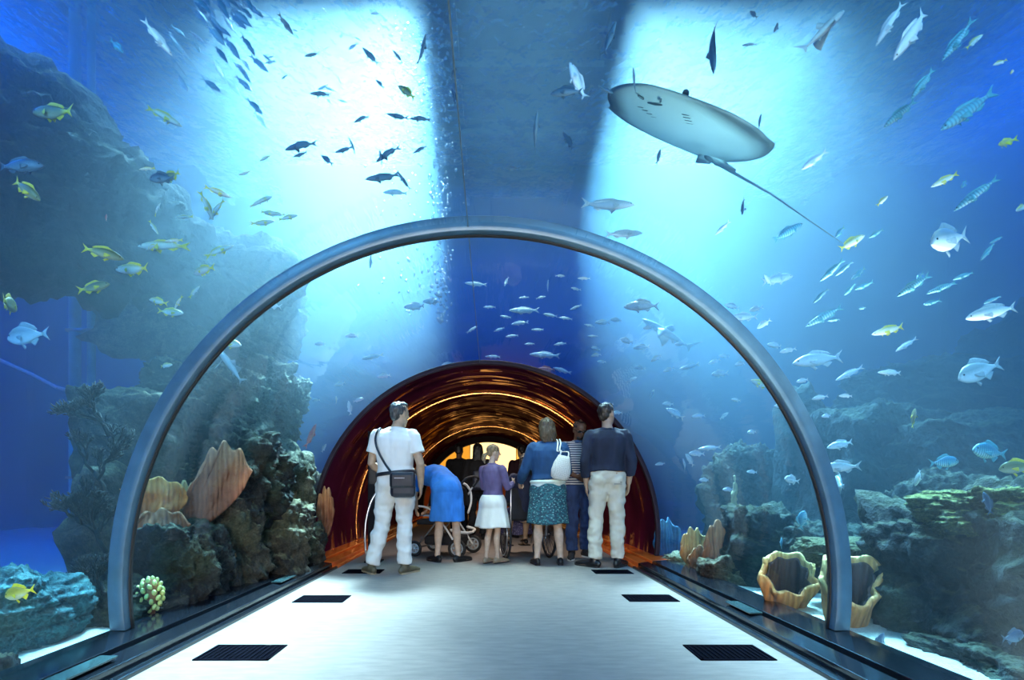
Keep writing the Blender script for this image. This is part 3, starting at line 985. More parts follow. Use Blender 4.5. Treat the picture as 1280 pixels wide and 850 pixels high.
def fish_parts(shape, bend):
    """list of (name, MB) in a unit-length frame"""
    pr = PROF[shape]
    def by(x):      # the swimming curve
        return bend * (.5 * math.sin((x - .25) * 4.2) - .35 * max(0, .1 - x) ** 1.3)
    n = 14
    body = MB()
    rows = []
    fine = []
    for (a, b) in zip(pr[:-1], pr[1:]):
        for k in range(2):
            f = k / 2
            fine.append(tuple(a[i] * (1 - f) + b[i] * f for i in range(4)))
    fine.append(pr[-1])
    vs, fs = [], []
    for (x, t, b, w_) in fine:
        for k in range(n):
            a = 2 * PI * k / n
            zc, zr = (t + b) / 2, (t - b) / 2
            vs.append((x, by(x) + w_ * math.copysign(abs(math.cos(a)) ** .85, math.cos(a)), zc + zr * math.sin(a)))
    for i in range(len(fine) - 1):
        for k in range(n):
            k2 = (k + 1) % n
            fs.append((i * n + k, i * n + k2, (i + 1) * n + k2, (i + 1) * n + k))
    fs.append(tuple(range(n))); fs.append(tuple((len(fine) - 1) * n + k for k in range(n)))
    body.add(vs, fs)
    out = [('body', body)]

    def fin(name, rootpts, tippts, th=.006, yoff=None):
        g = []
        for r_, q in zip(rootpts, tippts):
            row = []
            for j in range(5):
                f = j / 4
                x = r_[0] * (1 - f) + q[0] * f; z = r_[1] * (1 - f) + q[1] * f
                row.append((x, by(x), z))
            g.append(row)
        out.append((name, MB().sheet(g, lambda u, v: th * (1 - .7 * v))))
    def topz(x): return interp(x, 1)
    def botz(x): return interp(x, 2)
    def interp(x, i):
        for a, b in zip(pr[:-1], pr[1:]):
            if a[0] >= x >= b[0]:
                f = (a[0] - x) / (a[0] - b[0])
                return a[i] * (1 - f) + b[i] * f
        return pr[-1][i]
    h = pr[4][1] if shape != 'shark' else .06
    if shape == 'shark':
        fin('tail_fin', [(-.34, .014), (-.36, 0), (-.355, -.012)], [(-.52, .17), (-.42, .02), (-.44, -.07)])
        fin('dorsal_fin', [(.12, .058), (.05, .058), (-.02, .05)], [(.02, .16), (-.02, .14), (-.06, .10)], .008)
        fin('pelvic_fin', [(-.08, -.044), (-.14, -.034)], [(-.14, -.085), (-.17, -.07)])
    else:
        ts = {'slim': .10, 'mid': .145, 'deep': .17}[shape]
        fin('tail_fin', [(-.345, .028), (-.36, .014), (-.365, 0), (-.36, -.014), (-.345, -.028)],
            [(-.515, ts), (-.47, ts * .55), (-.425, 0), (-.47, -ts * .55), (-.505, -ts)])
        xs = [.24, .14, .04, -.06, -.16, -.22]
        fin('dorsal_fin', [(x, topz(x) - .008) for x in xs], [(x - .05, topz(x) + h * k) for x, k in zip(xs, (.10, .42, .40, .34, .30, .10))])
        xs = [-.06, -.12, -.18, -.23]
        fin('anal_fin', [(x, botz(x) + .008) for x in xs], [(x - .05, botz(x) - h * k) for x, k in zip(xs, (.12, .50, .34, .10))])
        fin('pelvic_fin', [(.16, botz(.16) + .01), (.10, botz(.10) + .01)], [(.08, botz(.14) - h * .55), (.03, botz(.08) - h * .30)])
    for s in (-1, 1):
        wx = .20 if shape != 'shark' else .20
        w_ = interp(wx, 3)
        L = {'slim': .13, 'mid': .15, 'deep': .17, 'shark': .22}[shape]
        g = []
        for i in range(5):
            u = i / 4
            row = []
            for j in range(4):
                v = j / 3
                x = wx - v * L * (.95 - .25 * abs(u - .4)) + .0
                z = -.02 - (u - .3) * (.03 + .10 * v * L / .15) - v * .02
                y = by(wx) + s * (w_ * .93 + v * L * (.35 if shape != 'shark' else .85))
                row.append((x, y, z))
            g.append(row)
        out.append(('pectoral_fin', MB().sheet(g, .004)))
    ex = {'slim': .425, 'mid': .41, 'deep': .40, 'shark': .42}[shape]
    er = {'slim': .014, 'mid': .018, 'deep': .022, 'shark': .009}[shape]
    for s in (-1, 1):
        e = MB().ball((ex, by(ex) + s * interp(ex, 3) * .90, interp(ex, 1) * .35), (er, er * .6, er), 10, 7)
        out.append(('eye', e))
    return out


_FC = {}


def fish_proto(shape, skin, bend):
    key = (shape, skin, bend)
    if key not in _FC:
        _FC[key] = [(n, mb.mesh('fish_' + n, M_EYE if n == 'eye' else (FM[skin] if n == 'body' else FINM[skin]))) for n, mb in fish_parts(shape, bend)]
    return _FC[key]


_FS = {}


def fish_small(shape, skin, bend):
    """a fish too small to show parts: body and fins in one mesh"""
    key = (shape, skin, bend)
    if key not in _FS:
        mb = MB()
        for n, p in fish_parts(shape, bend):
            if n in ('body', 'tail_fin', 'dorsal_fin', 'anal_fin', 'pectoral_fin'): mb.add(p.v, p.f)
        _FS[key] = mb.mesh('small_fish', FM[skin])
    return _FS[key]


def put_fish(px, py, lpx, ang, shape, skin, label, cat='fish', group=None, D=None, yaw=0.0, bend=None, roll=0.0, parts=None, name='fish', clear=.16):
    a = R(ang)
    Lm = None
    d0 = dmin(px, py, RAD + .06 + clear)
    if D is None: D = d0 * 1.03 + .12 + rnd.random() * .5
    D = max(D, d0 + .02)
    yw = R(yaw)
    L = lpx / FPX * D / max(.3, abs(math.cos(yw)))
    p = at(px, py, D)
    if abs(ang) > 90: up = 1
    f = Vector((math.cos(a) * math.cos(yw), math.sin(yw), math.sin(a) * math.cos(yw)))
    u = Vector((0, 0, 1)) - f * f.z
    if u.length < .15: u = Vector((0, -1, 0)) - f * -f.y
    u.normalize()
    s = u.cross(f)           # y axis of the fish
    M = Matrix((f, s, u)).transposed()
    M = M @ Matrix.Rotation(R(roll), 3, 'X')
    rot = M.to_euler()
    if bend is None: bend = rnd.choice((-.09, -.04, .04, .09))
    if parts is None: parts = lpx >= 24
    if parts:
        o = thing(name, label, cat, p, rot, group, L)
        for n, me in fish_proto(shape, skin, bend): link(n, me, o)
    else:
        o = tag(link(name, fish_small(shape, skin, bend), None, p, rot, L), label, cat, group)
    return o


# one line per fish read off the photograph: x, y, length, heading (0 right, 90 up), shape, skin, label
SOLO = [
    (66, 140, 58, 176, 'mid', 'olive', 'dark olive fish with yellow back edge over the rock overhang'),
    (205, 146, 44, -24, 'slim', 'snapper', 'yellow tailed fish diving right in blue water right of the overhang'),
    (197, 47, 46, -52, 'slim', 'scad', 'bright silver fish diving steeply near the top left shoal'),
    (146, 58, 36, -46, 'slim', 'blue', 'faint blue green fish in the dark water at the upper left'),
    (27, 208, 56, 2, 'mid', 'dark', 'dark blue fish with pale outline at the left edge below the olive fish'),
    (34, 238, 46, -38, 'mid', 'olive', 'brownish fish nosing down below the dark blue fish at left edge'),
    (508, 115, 28, 140, 'mid', 'olive', 'small olive fish against the white light left of the gantry'),
    (376, 183, 44, 184, 'slim', 'dark', 'blue grey fish with yellow tail in the white light upper left'),
    (893, 60, 66, -97, 'slim', 'dark', 'long blue grey fish hanging nose down at the top right light'),
    (722, 101, 46, 118, 'mid', 'scad', 'white fish rising steeply under the gantry'),
    (708, 116, 40, 178, 'mid', 'dark', 'blurred dark blue fish beside the white rising fish'),
    (1112, 30, 46, 240, 'slim', 'scad', 'pale slender fish at the top edge right of the small ray'),
    (1137, 44, 76, 238, 'slim', 'scad', 'long white fish slanting down at the top right'),
    (1210, 138, 84, 216, 'slim', 'blue', 'long pale backed fish in the dark water at the upper right'),
    (1125, 142, 48, 220, 'slim', 'blue', 'pale fish right of the white glow below another like it'),
    (1153, 105, 46, 234, 'slim', 'blue', 'steeply slanting pale fish above the one by the white glow'),
    (1197, 50, 52, 238, 'slim', 'blue', 'very faint blue fish slanting at the top right dark water'),
    (1260, 177, 42, 204, 'slim', 'yellow', 'yellow backed fish at the right edge high up'),
    (1181, 225, 38, 207, 'slim', 'snapper', 'yellowish fish above the big silver bream at right'),
    (1187, 299, 66, 198, 'deep', 'bream', 'big silver bream facing left high in the right dark water'),
    (1065, 303, 34, 28, 'mid', 'snapper', 'cream fish facing right above the right shoulder of the arch'),
    (972, 349, 36, 8, 'mid', 'scad', 'white fish just outside the arch on its upper right'),
    (1110, 413, 47, 196, 'slim', 'snapper', 'pale yellow fish facing left right of the arch at mid height'),
    (1239, 391, 54, 192, 'mid', 'bream', 'silver bream swimming over the tall shadowy rock at the right edge'),
    (1142, 357, 46, 214, 'slim', 'blue', 'thin pale streak like fish below the big silver bream'),
    (1177, 360, 32, 200, 'slim', 'blue', 'small blue fish with light tail below the big silver bream'),
    (1225, 464, 58, 200, 'deep', 'bream', 'bright white bream before the dark shelf at right'),
    (1022, 450, 58, 187, 'mid', 'scad', 'large white fish just right of the arch above the bluff'),
    (1062, 467, 34, 208, 'slim', 'scad', 'faint slim fish right of the large white fish'),
    (1112, 466, 32, 180, 'slim', 'scad', 'slim pale fish above the edge of the dark shelf'),
    (1133, 431, 26, 216, 'slim', 'scad', 'slim bright fish above the dark shelf in blue water'),
    (1180, 578, 33, 4, 'deep', 'blue', 'blue striped deep bodied fish facing right before the dark rocks'),
    (1237, 565, 46, 172, 'deep', 'blue', 'larger blue striped fish facing left before the dark rocks'),
    (1272, 584, 36, 188, 'deep', 'olive', 'yellowish fish cut by the right edge near the blue striped fish'),
    (1142, 523, 24, 96, 'deep', 'olive', 'dark fish standing on its tail before the shelf'),
    (1147, 597, 22, 250, 'deep', 'scad', 'white curled fish before the shadowed rock base'),
    (1050, 556, 32, 194, 'mid', 'scad', 'silver fish just right of the arch before the bluff'),
    (1052, 584, 44, 184, 'mid', 'bream', 'silver fish with raised tail touching the arch right leg'),
    (1096, 642, 40, 8, 'deep', 'bream', 'pale fish facing right at the edge of the big dark rock'),
    (1234, 629, 28, 92, 'mid', 'dark', 'dark fish upright in front of the flat yellow green rock'),
    (1266, 796, 36, 6, 'deep', 'dark', 'dim fish tail left before the big dark rock at the lower right'),
    (1100, 803, 26, 82, 'mid', 'dark', 'small dark fish over the sand right of the arch leg'),
    (35, 420, 54, 187, 'deep', 'bream', 'large silver bream below the overhang at the left edge'),
    (12, 380, 20, 180, 'deep', 'olive', 'small dark round fish under the overhang at left edge'),
    (129, 317, 42, -10, 'mid', 'olive', 'olive fish with yellow tail on the left facing right below the rock edge'),
    (165, 336, 44, 181, 'mid', 'snapper', 'bright cream fish with yellow tail facing left under the overhang'),
    (117, 359, 40, 13, 'mid', 'olive', 'dark olive fish rising right beneath the cream yellow tailed one'),
    (205, 308, 56, 186, 'slim', 'snapper', 'long pale fish with yellow tail in front of the overhang'),
    (274, 314, 38, 26, 'slim', 'snapper', 'slim yellow tailed fish rising right at the overhang tip'),
    (255, 338, 33, 187, 'mid', 'snapper', 'plump pale fish facing left just under the overhang tip'),
    (203, 223, 28, 195, 'deep', 'dark', 'dark banded fish of the overlapping pair above the overhang'),
    (213, 220, 26, 200, 'deep', 'olive', 'paler fish of the overlapping pair above the overhang'),
    (272, 240, 32, -18, 'slim', 'snapper', 'uppermost of three crossing fish left of the white light'),
    (258, 257, 34, -68, 'slim', 'snapper', 'nose down fish of three crossing left of the white light'),
    (271, 262, 32, 222, 'slim', 'snapper', 'lower right fish of three crossing left of the white light'),
    (198, 377, 26, 166, 'mid', 'snapper', 'upper fish of the trio outside the arch left shoulder'),
    (213, 390, 29, -4, 'mid', 'snapper', 'lower fish of the trio outside the arch left shoulder'),
    (223, 378, 20, 230, 'slim', 'snapper', 'slanting fish of the trio outside the arch left shoulder'),
    (133, 272, 9, 90, 'mid', 'red', 'tiny reddish fish against the overhang'),
    (478, 221, 44, 190, 'slim', 'dark', 'blue grey slim fish in the glare above the arch crown left'),
    (485, 193, 36, 202, 'slim', 'dark', 'thin blue grey fish slanting above the slim one in the glare'),
    (494, 241, 30, 180, 'slim', 'scad', 'pale level fish just above the arch crown left'),
    (760, 255, 66, -4, 'slim', 'scad', 'long white fish just above the arch crown right'),
    (780, 292, 46, 0, 'slim', 'scad', 'dim white fish touching the arch right of the crown'),
    (903, 285, 24, 224, 'slim', 'scad', 'thin silver fish in the glow right of the arch'),
    (1018, 200, 42, 217, 'slim', 'scad', 'cream fish slanting at the right rim of the white glow'),
    (985, 290, 52, 32, 'slim', 'blue', 'thin pale fish near the tip of the stingray tail'),
    (802, 383, 42, 176, 'mid', 'scad', 'pale fish inside the arch at the upper right'),
    (844, 517, 26, 152, 'mid', 'scad', 'white fish inside the arch on the right at head height'),
    (655, 388, 38, 182, 'slim', 'scad', 'pale fish in dark water below the arch crown'),
    (681, 444, 38, 174, 'slim', 'scad', 'slim silver fish above the dark passage roof'),
    (682, 462, 24, 178, 'mid', 'red', 'pink fish above the dark passage roof'),
    (703, 463, 25, 168, 'slim', 'scad', 'thin fish nose to tail with the pink fish'),
    (388, 545, 34, 58, 'slim', 'red', 'long pink fish rising left of the man in white'),
    (466, 446, 28, 192, 'slim', 'scad', 'cream fish inside the arch left of the passage'),
    (510, 483, 20, 196, 'mid', 'scad', 'white fish over the head of the man in white'),
    (338, 381, 28, 172, 'mid', 'scad', 'white fish inside the arch at its left shoulder'),
    (287, 429, 34, -14, 'mid', 'snapper', 'cream fish swimming right along the inside left of the arch'),
    (208, 457, 17, 4, 'mid', 'snapper', 'small orange fish above the squared tall rock'),
    (25, 741, 40, 194, 'deep', 'yellow', 'bright yellow fish before the blue green boulder'),
    (69, 724, 14, 200, 'deep', 'dark', 'tiny dark fish above the sand at the lower left'),
    (98, 717, 9, 180, 'mid', 'yellow', 'tiny orange fish left of the dark reef foot'),
    (862, 458, 28, 196, 'slim', 'scad', 'cream fish in the cyan water inside the arch right'),
    (887, 560, 26, 184, 'slim', 'scad', 'white slim fish inside the arch level with the heads'),
    (950, 480, 26, 160, 'mid', 'snapper', 'cream fish close inside the arch right leg'),
    (990, 600, 22, 170, 'deep', 'scad', 'round white fish inside the arch right leg'),
    (1048, 606, 22, 20, 'deep', 'bream', 'round pale fish seen head on behind the arch right leg'),
    (1003, 650, 24, 80, 'deep', 'blue', 'pale blue fish upright above the cup sponges'),
    (977, 679, 14, 90, 'mid', 'blue', 'tiny blue fish above the left cup sponge'),
]
for (px, py, l, a, sh, sk, lab) in SOLO:
    yaw = 62 if 'head on' in lab or 'round fish under' in lab else rnd.uniform(-18, 18)
    D = {(35, 420): 3.2, (25, 741): 2.52, (69, 724): 3.6, (98, 717): 3.6, (388, 545): 4.9, (1266, 796): 2.35, (1100, 803): 2.85,
         (1234, 629): 2.55, (208, 457): 3.9, (133, 272): 3.3, (287, 429): 4.0}.get((px, py))
    put_fish(px, py, l, a, sh, sk, lab, D=D, yaw=yaw, parts=l >= 20)

# look-alikes: (label, group, shape, skin, [(x, y, length, heading) ...])
SHOALS = [
    ('small pale yellow tailed fish drifting left of the arch crown', 'yellow tailed fish left of the arch crown', 'slim', 'snapper',
     [(330, 250, 26, 8), (328, 278, 30, 4), (336, 266, 26, -20), (360, 272, 26, 10), (345, 268, 20, 190), (322, 254, 22, 12), (306, 216, 16, 200), (331, 198, 15, 220),
      (184, 211, 16, 200), (197, 262, 18, 60), (192, 284, 20, -60), (190, 309, 24, 180), (217, 301, 22, 190), (243, 365, 20, 60), (231, 271, 18, 200)]),
    ('small grey fish silhouetted in the white light at upper left', 'grey fish silhouettes in the left white light', 'slim', 'dark',
     [(357, 30, 28, -55), (390, 68, 20, 200), (463, 70, 30, 130), (497, 71, 18, 132), (400, 118, 27, 172), (452, 149, 22, 186), (525, 149, 26, 182), (497, 145, 28, 170), (430, 187, 24, 188),
      (375, 193, 20, 196), (409, 200, 26, 134), (525, 187, 20, 200), (440, 182, 16, 110), (476, 196, 18, 100), (475, 105, 18, 130), (527, 62, 30, 60), (505, 226, 22, 132), (567, 92, 22, 70), (567, 120, 24, 100)]),
    ('small grey fish scattered in the white light at top right', 'grey fish silhouettes in the right white light', 'slim', 'dark',
     [(942, 18, 18, 112), (937, 56, 18, 174), (950, 152, 22, 80), (970, 34, 24, 250), (823, 196, 24, 70), (757, 112, 22, -30), (670, 165, 40, 92), (710, 176, 30, 110), (762, 48, 40, 64), (793, 100, 24, 110), (929, 258, 30, 248), (640, 210, 20, 170)]),
    ('small fish near the top right corner of the tank', 'fish near the top right corner', 'mid', 'snapper',
     [(1218, 52, 20, 40), (1250, 78, 16, 200), (1265, 90, 12, 40), (1276, 260, 22, 210), (1103, 251, 16, 40)]),
    ('small bluish fish in the hazy shoal right of the arch', 'hazy shoal right of the arch', 'slim', 'blue',
     [(1040, 338, 32, 228), (1055, 336, 22, 220), (1073, 342, 28, 218), (1080, 357, 28, 200), (1062, 362, 24, 222), (1026, 370, 20, 225), (1030, 396, 44, 212), (1042, 400, 18, 190), (1095, 292, 24, 214), (1220, 243, 44, 218),
      (1234, 315, 26, 236), (1150, 345, 24, 214), (1165, 378, 26, 196), (1204, 345, 26, 200), (1205, 230, 24, 225), (1050, 290, 26, 222), (1240, 375, 20, 205), (1078, 385, 16, 200), (1245, 300, 18, 212)]),
    ('small white fish hugging the outside of the arch at right', 'white fish outside the arch at right', 'mid', 'scad',
     [(930, 396, 28, 178), (915, 383, 20, 170), (945, 386, 20, 200), (955, 405, 22, 210), (1003, 476, 18, 190), (1025, 497, 16, 195), (1057, 495, 14, 180), (980, 507, 20, 182), (960, 350, 16, 120), (1033, 520, 16, 190), (968, 432, 20, 176), (985, 438, 16, 190)]),
    ('tiny pale fish in the dark water under the arch crown', 'tiny fish under the arch crown', 'slim', 'scad',
     [(650, 404, 22, 178), (688, 394, 20, 182), (633, 352, 16, 250), (685, 358, 15, 96), (720, 361, 15, 186), (730, 348, 17, 184), (707, 398, 18, 170), (640, 420, 16, 182), (672, 412, 15, 176), (700, 430, 16, 180),
      (662, 430, 14, 184), (616, 446, 20, 180), (605, 452, 18, 184), (624, 412, 14, 190), (676, 372, 14, 20), (655, 372, 13, 186), (612, 384, 16, 176), (737, 407, 14, 170), (720, 384, 15, 200), (590, 412, 16, 30), (595, 355, 28, 178), (700, 345, 14, 10), (741, 420, 13, 182), (632, 396, 15, 186)]),
    ('small silver fish in the cyan water inside the arch at right', 'small fish inside the arch at right', 'mid', 'scad',
     [(783, 426, 20, 178), (802, 434, 18, 182), (753, 403, 18, 176), (771, 516, 14, 184), (762, 506, 12, 200), (871, 567, 22, 176), (855, 581, 16, 100), (873, 520, 16, 180), (900, 467, 24, 186), (893, 452, 16, 200), (820, 448, 16, 210), (836, 462, 15, 200),
      (745, 444, 12, 180), (752, 452, 12, 182), (745, 436, 13, 176), (815, 493, 14, 60), (835, 505, 16, 180), (862, 575, 18, 120), (810, 410, 14, 190), (770, 400, 15, 180), (880, 600, 14, 180), (905, 445, 14, 184), (925, 455, 15, 190), (800, 460, 14, 176),
      (850, 430, 15, 182), (825, 580, 12, 190), (905, 520, 14, 40), (920, 500, 13, 180), (940, 447, 14, 70), (940, 590, 14, 176), (790, 475, 12, 30), (910, 612, 16, 184), (940, 540, 15, 186)]),
    ('small pale fish in the hazy water inside the arch at left', 'small fish inside the arch at left', 'mid', 'scad',
     [(500, 504, 18, 196), (490, 517, 16, 200), (532, 489, 15, 186), (437, 510, 18, 100), (420, 500, 10, 80), (463, 538, 14, 120), (452, 560, 14, 70), (470, 525, 13, 180), (455, 552, 16, 196), (463, 325, 22, -86), (518, 383, 27, 180), (540, 377, 24, 176),
      (405, 560, 12, 60), (448, 500, 13, 20), (425, 480, 14, 200), (480, 470, 16, 190), (395, 500, 12, 180), (372, 470, 14, 150), (560, 455, 16, 190), (440, 420, 16, 186), (400, 430, 14, 180)]),
]
for lab, grp, sh, sk, lst in SHOALS:
    for (px, py, l, a) in lst:
        put_fish(px, py, l, a + rnd.uniform(-4, 4), sh, sk, lab, group=grp, yaw=rnd.uniform(-30, 30))
# the dense streaming shoal at the top left
rs = random.Random(21)
for i in range(46):
    f = rs.random()
    px = 205 + 105 * rs.random() + 20 * f; py = -6 + 150 * f * rs.random() + 30 * f
    put_fish(px, py, rs.uniform(20, 34), -48 + rs.uniform(-12, 12), 'slim', rs.choice(('blue', 'scad')), 'slim pale green fish streaming down in the top left shoal', group='streaming shoal at the top left', D=rs.uniform(3.2, 5.2), parts=False)
rs = random.Random(22)
for i in range(30):
    px = rs.uniform(330, 545); py = rs.uniform(-5, 150)
    put_fish(px, py, rs.uniform(9, 16), rs.uniform(100, 230), 'slim', 'scad', 'tiny white fish sparkling high in the left white light', group='tiny fish high in the left light', D=rs.uniform(3.4, 5.5), parts=False)

put_fish(288, 458, 62, 128, 'shark', 'shark', 'pale thick bodied shark nosing up at the inside left of the arch', 'shark', D=4.7, yaw=15, name='shark', bend=.04)
put_fish(1028, 40, 78, 44, 'shark', 'shark', 'small slender shark slanting up at the top right of the white light', 'shark', name='shark', bend=.04)
put_fish(835, 418, 74, 140, 'shark', 'shark', 'pale shark in cyan water inside the arch upper right', 'shark', D=6.4, name='shark', bend=-.04, yaw=20)


# ------------------------------------------------------------------ rays
def ray_material():
    t = NT('stingray_skin')
    g = t.n('ShaderNodeSeparateXYZ', ins={0: t.coord('Object')})
    nz = t.noise(t.coord('Object'), 9, 5, .6)
    r2 = t.n('ShaderNodeVectorMath', operation='LENGTH', ins={0: t.coord('Object', (1.92, 2.0, 0))}).outputs['Value']
    under = t.ramp(t.math('ADD', r2, t.math('MULTIPLY', t.math('SUBTRACT', nz, .5), .12)), [(.0, (.66, .80, .70)), (.70, (.56, .70, .60)), (.84, (.50, .62, .54)), (.90, (.16, .19, .20))])
    up = t.ramp(nz, [(.3, (.06, .08, .08)), (.7, (.14, .16, .14))])
    sgn = t.ramp(t.math('ADD', t.math('MULTIPLY', g.outputs[2], 30), .5), [(.3, (0, 0, 0)), (.7, (1, 1, 1))])
    col = t.mix(sgn, under, up)
    t.pbr(Base_Color=col, Roughness=.5, Normal=t.bump(nz, .15, .01))
    return t.m


M_RAY = ray_material()


def ray(name, label, loc, fwd, upv, W, tail=1.6, skin=None):
    """disc with soft pointed snout, pelvic fins, mouth and nostrils below, whip tail; x is forward, unit width"""
    f = Vector(fwd).normalized(); u = Vector(upv); u = (u - f * u.dot(f)).normalized(); s = u.cross(f)
    rot = Matrix((f, s, u)).transposed().to_euler()
    t = thing(name, label, 'stingray', loc, rot, None, W)
    NA, NR = 56, 14
    vs, fs = [(0, 0, .065)], []
    def outline(a):
        # rounded diamond
        c, q = math.cos(a), math.sin(a)
        r = .5 / (abs(c) ** 1.55 + abs(q) ** 1.55) ** (1 / 1.55)
        r *= .93 if c > 0 else 1.0
        return r * c * .98, r * q
    for top in (1, -1):
        for j in range(1, NR + 1):
            v = j / NR
            for k in range(NA):
                a = 2 * PI * k / NA
                x, y = outline(a)
                h = (.062 if top > 0 else -.022) * (1 - v ** 2) ** .8 if j < NR else 0
                wv = .018 * abs(y * v * 2) ** 2 * (1 + .6 * math.sin(x * v * 7))
                if j == NR and top < 0: continue
                vs.append((x * v, y * v, h + wv))
    n_top = 1 + NR * NA
    vs.append((0, 0, -.022))
    cb = len(vs) - 1
    def idx(top, j, k):
        k %= NA
        if top > 0 or j == NR: return 1 + (j - 1) * NA + k
        return n_top + (j - 1) * NA + k
    for k in range(NA):
        fs.append((0, idx(1, 1, k), idx(1, 1, k + 1)))
        fs.append((cb, idx(-1, 1, k + 1), idx(-1, 1, k)))
        for j in range(1, NR):
            fs.append((idx(1, j, k), idx(1, j + 1, k), idx(1, j + 1, k + 1), idx(1, j, k + 1)))
            fs.append((idx(-1, j, k), idx(-1, j, k + 1), idx(-1, j + 1, k + 1), idx(-1, j + 1, k)))
    m_ = skin or M_RAY
    MB().add(vs, fs).build('disc', m_, t)
    for sg in (-1, 1):
        g = [[(-.36 - .13 * v - .04 * abs(uu), sg * (.015 + (.05 + .07 * v) * uu), -.004 - .012 * v) for v in (0, .35, .7, 1)] for uu in (0, .3, .6, 1)]
        MB().sheet(g, .012).build('pelvic_fin', m_, t)
    pts = [(-.40, 0, .0), (-.50, .015, .0), (-.62, .05, .0), (-.45 - tail * .35, .05 + .30 * tail * .35, .01), (-.45 - tail * .7, .05 + .30 * tail * .7, .015), (-.45 - tail, .05 + .30 * tail, .02)]
    MB().loft(pts, [.028, .016, .009, .006, .004, .0025], n=8, round_ends=True).build('tail', plain('ray_tail', (.10, .13, .14), .5), t)
    dk = plain('ray_mouth', (.03, .05, .05), .7)
    MB().loft([(.30, -.04, -.0200), (.292, 0, -.0195), (.30, .04, -.0200)], [.003, .0045, .003], n=8, round_ends=True).build('mouth', dk, t)
    for sg in (-1, 1):
        MB().loft([(.335, sg * .05, -.0185), (.36, sg * .065, -.0175)], [.005, .004], n=8, round_ends=True).build('nostril', dk, t)
        for q in range(5):
            MB().loft([(.22 - .035 * q, sg * (.115 - .008 * q), -.0185), (.215 - .035 * q, sg * (.15 - .008 * q), -.0175)], [.0016, .0012], n=6, round_ends=True).build('gill_slit', dk, t)
        MB().ball((.24, sg * .10, .058), (.022, .016, .016), 10, 7).build('eye', M_EYE, t)
    return t
# the big ray over the tunnel: belly and nose turned to the camera
pc = at(852, 157, 3.1)
vd = (pc - Vector((CAMX, 0, CAMZ))).normalized()
e1 = Vector((1, 0, 0)); e1 = (e1 - vd * e1.dot(vd)).normalized()
e2 = Vector((0, 0, 1)); e2 = (e2 - vd * e2.dot(vd) - e1 * e2.dot(e1)).normalized()
ray('stingray', 'large pale bellied stingray gliding over the tunnel with a long whip tail', pc, e1 * -52 + e2 * 40 - vd * 95, e1 * 38 + e2 * 124 + vd * 31, 1.16, 1.5)
# ------------------------------------------------------------------ people
def skin_mat(name, c):
    t = NT(name)
    n1 = t.noise(t.coord('Object'), 18, 4)
    col = t.ramp(n1, [(.3, tuple(x * .85 for x in c)), (.7, tuple(min(1, x * 1.12) for x in c))])
    b = t.pbr(Base_Color=col, Roughness=.55)
    b.inputs['Subsurface Weight'].default_value = 0
    return t.m


def cloth(name, c, var=.15, sc=14, rough=.85, bump=.35):
    t = NT(name)
    v = t.coord('Object')
    fold = t.noise(t.coord('Object', (1, 1, .45)), sc, 3, .5); weave = t.noise(v, 260, 2)
    col = t.ramp(fold, [(.3, tuple(x * (1 - var) for x in c)), (.7, tuple(min(1, x * (1 + var)) for x in c))])
    t.pbr(Base_Color=col, Roughness=rough, Normal=t.bump(t.math('ADD', fold, t.math('MULTIPLY', weave, .12)), bump, .03))
    return t.m


def stripes(name, a, b, scale):
    t = NT(name)
    z = t.n('ShaderNodeSeparateXYZ', ins={0: t.coord('Object')}).outputs[2]
    wob = t.noise(t.coord('Object'), 6, 2)
    f = t.math('FRACT', t.math('ADD', t.math('MULTIPLY', z, scale), t.math('MULTIPLY', wob, .35)))
    col = t.ramp(f, [(.48, a), (.52, b)])
    t.pbr(Base_Color=col, Roughness=.85, Normal=t.bump(wob, .3, .03))
    return t.m


def print_mat(name, base, a, b, sc):
    t = NT(name)
    v = t.coord('Object', (1, 1, 1.6), (0, .6, .4))
    vo = t.n('ShaderNodeTexVoronoi', ins={'Vector': v, 'Scale': sc}).outputs[0]
    n1 = t.noise(v, sc * 1.2, 3)
    col = t.mix(t.ramp(n1, [(.46, (0, 0, 0)), (.50, (1, 1, 1))]), base, a)
    col = t.mix(t.ramp(vo, [(.22, (1, 1, 1)), (.30, (0, 0, 0))]), col, b)
    t.pbr(Base_Color=col, Roughness=.85, Normal=t.bump(n1, .3, .02))
    return t.m


def hair_mat(name, c, c2=None):
    t = NT(name)
    f = t.noise(t.coord('Object', (1, 1, .12)), 90, 3, .6)
    col = t.ramp(f, [(.35, tuple(x * .45 for x in c)), (.65, c2 or tuple(min(1, x * 1.6) for x in c))])
    b = t.pbr(Base_Color=col, Roughness=.42, Normal=t.bump(f, .8, .01))
    return t.m


V = Vector
SK_LIGHT = skin_mat('fair_skin', (.58, .40, .29))
SK_TAN = skin_mat('tan_skin', (.46, .31, .21))
SK_DARK = skin_mat('brown_skin', (.13, .07, .045))
M_LIP = plain('lips', (.40, .16, .13), .5)


def lerp(a, b, f): return a + (b - a) * f


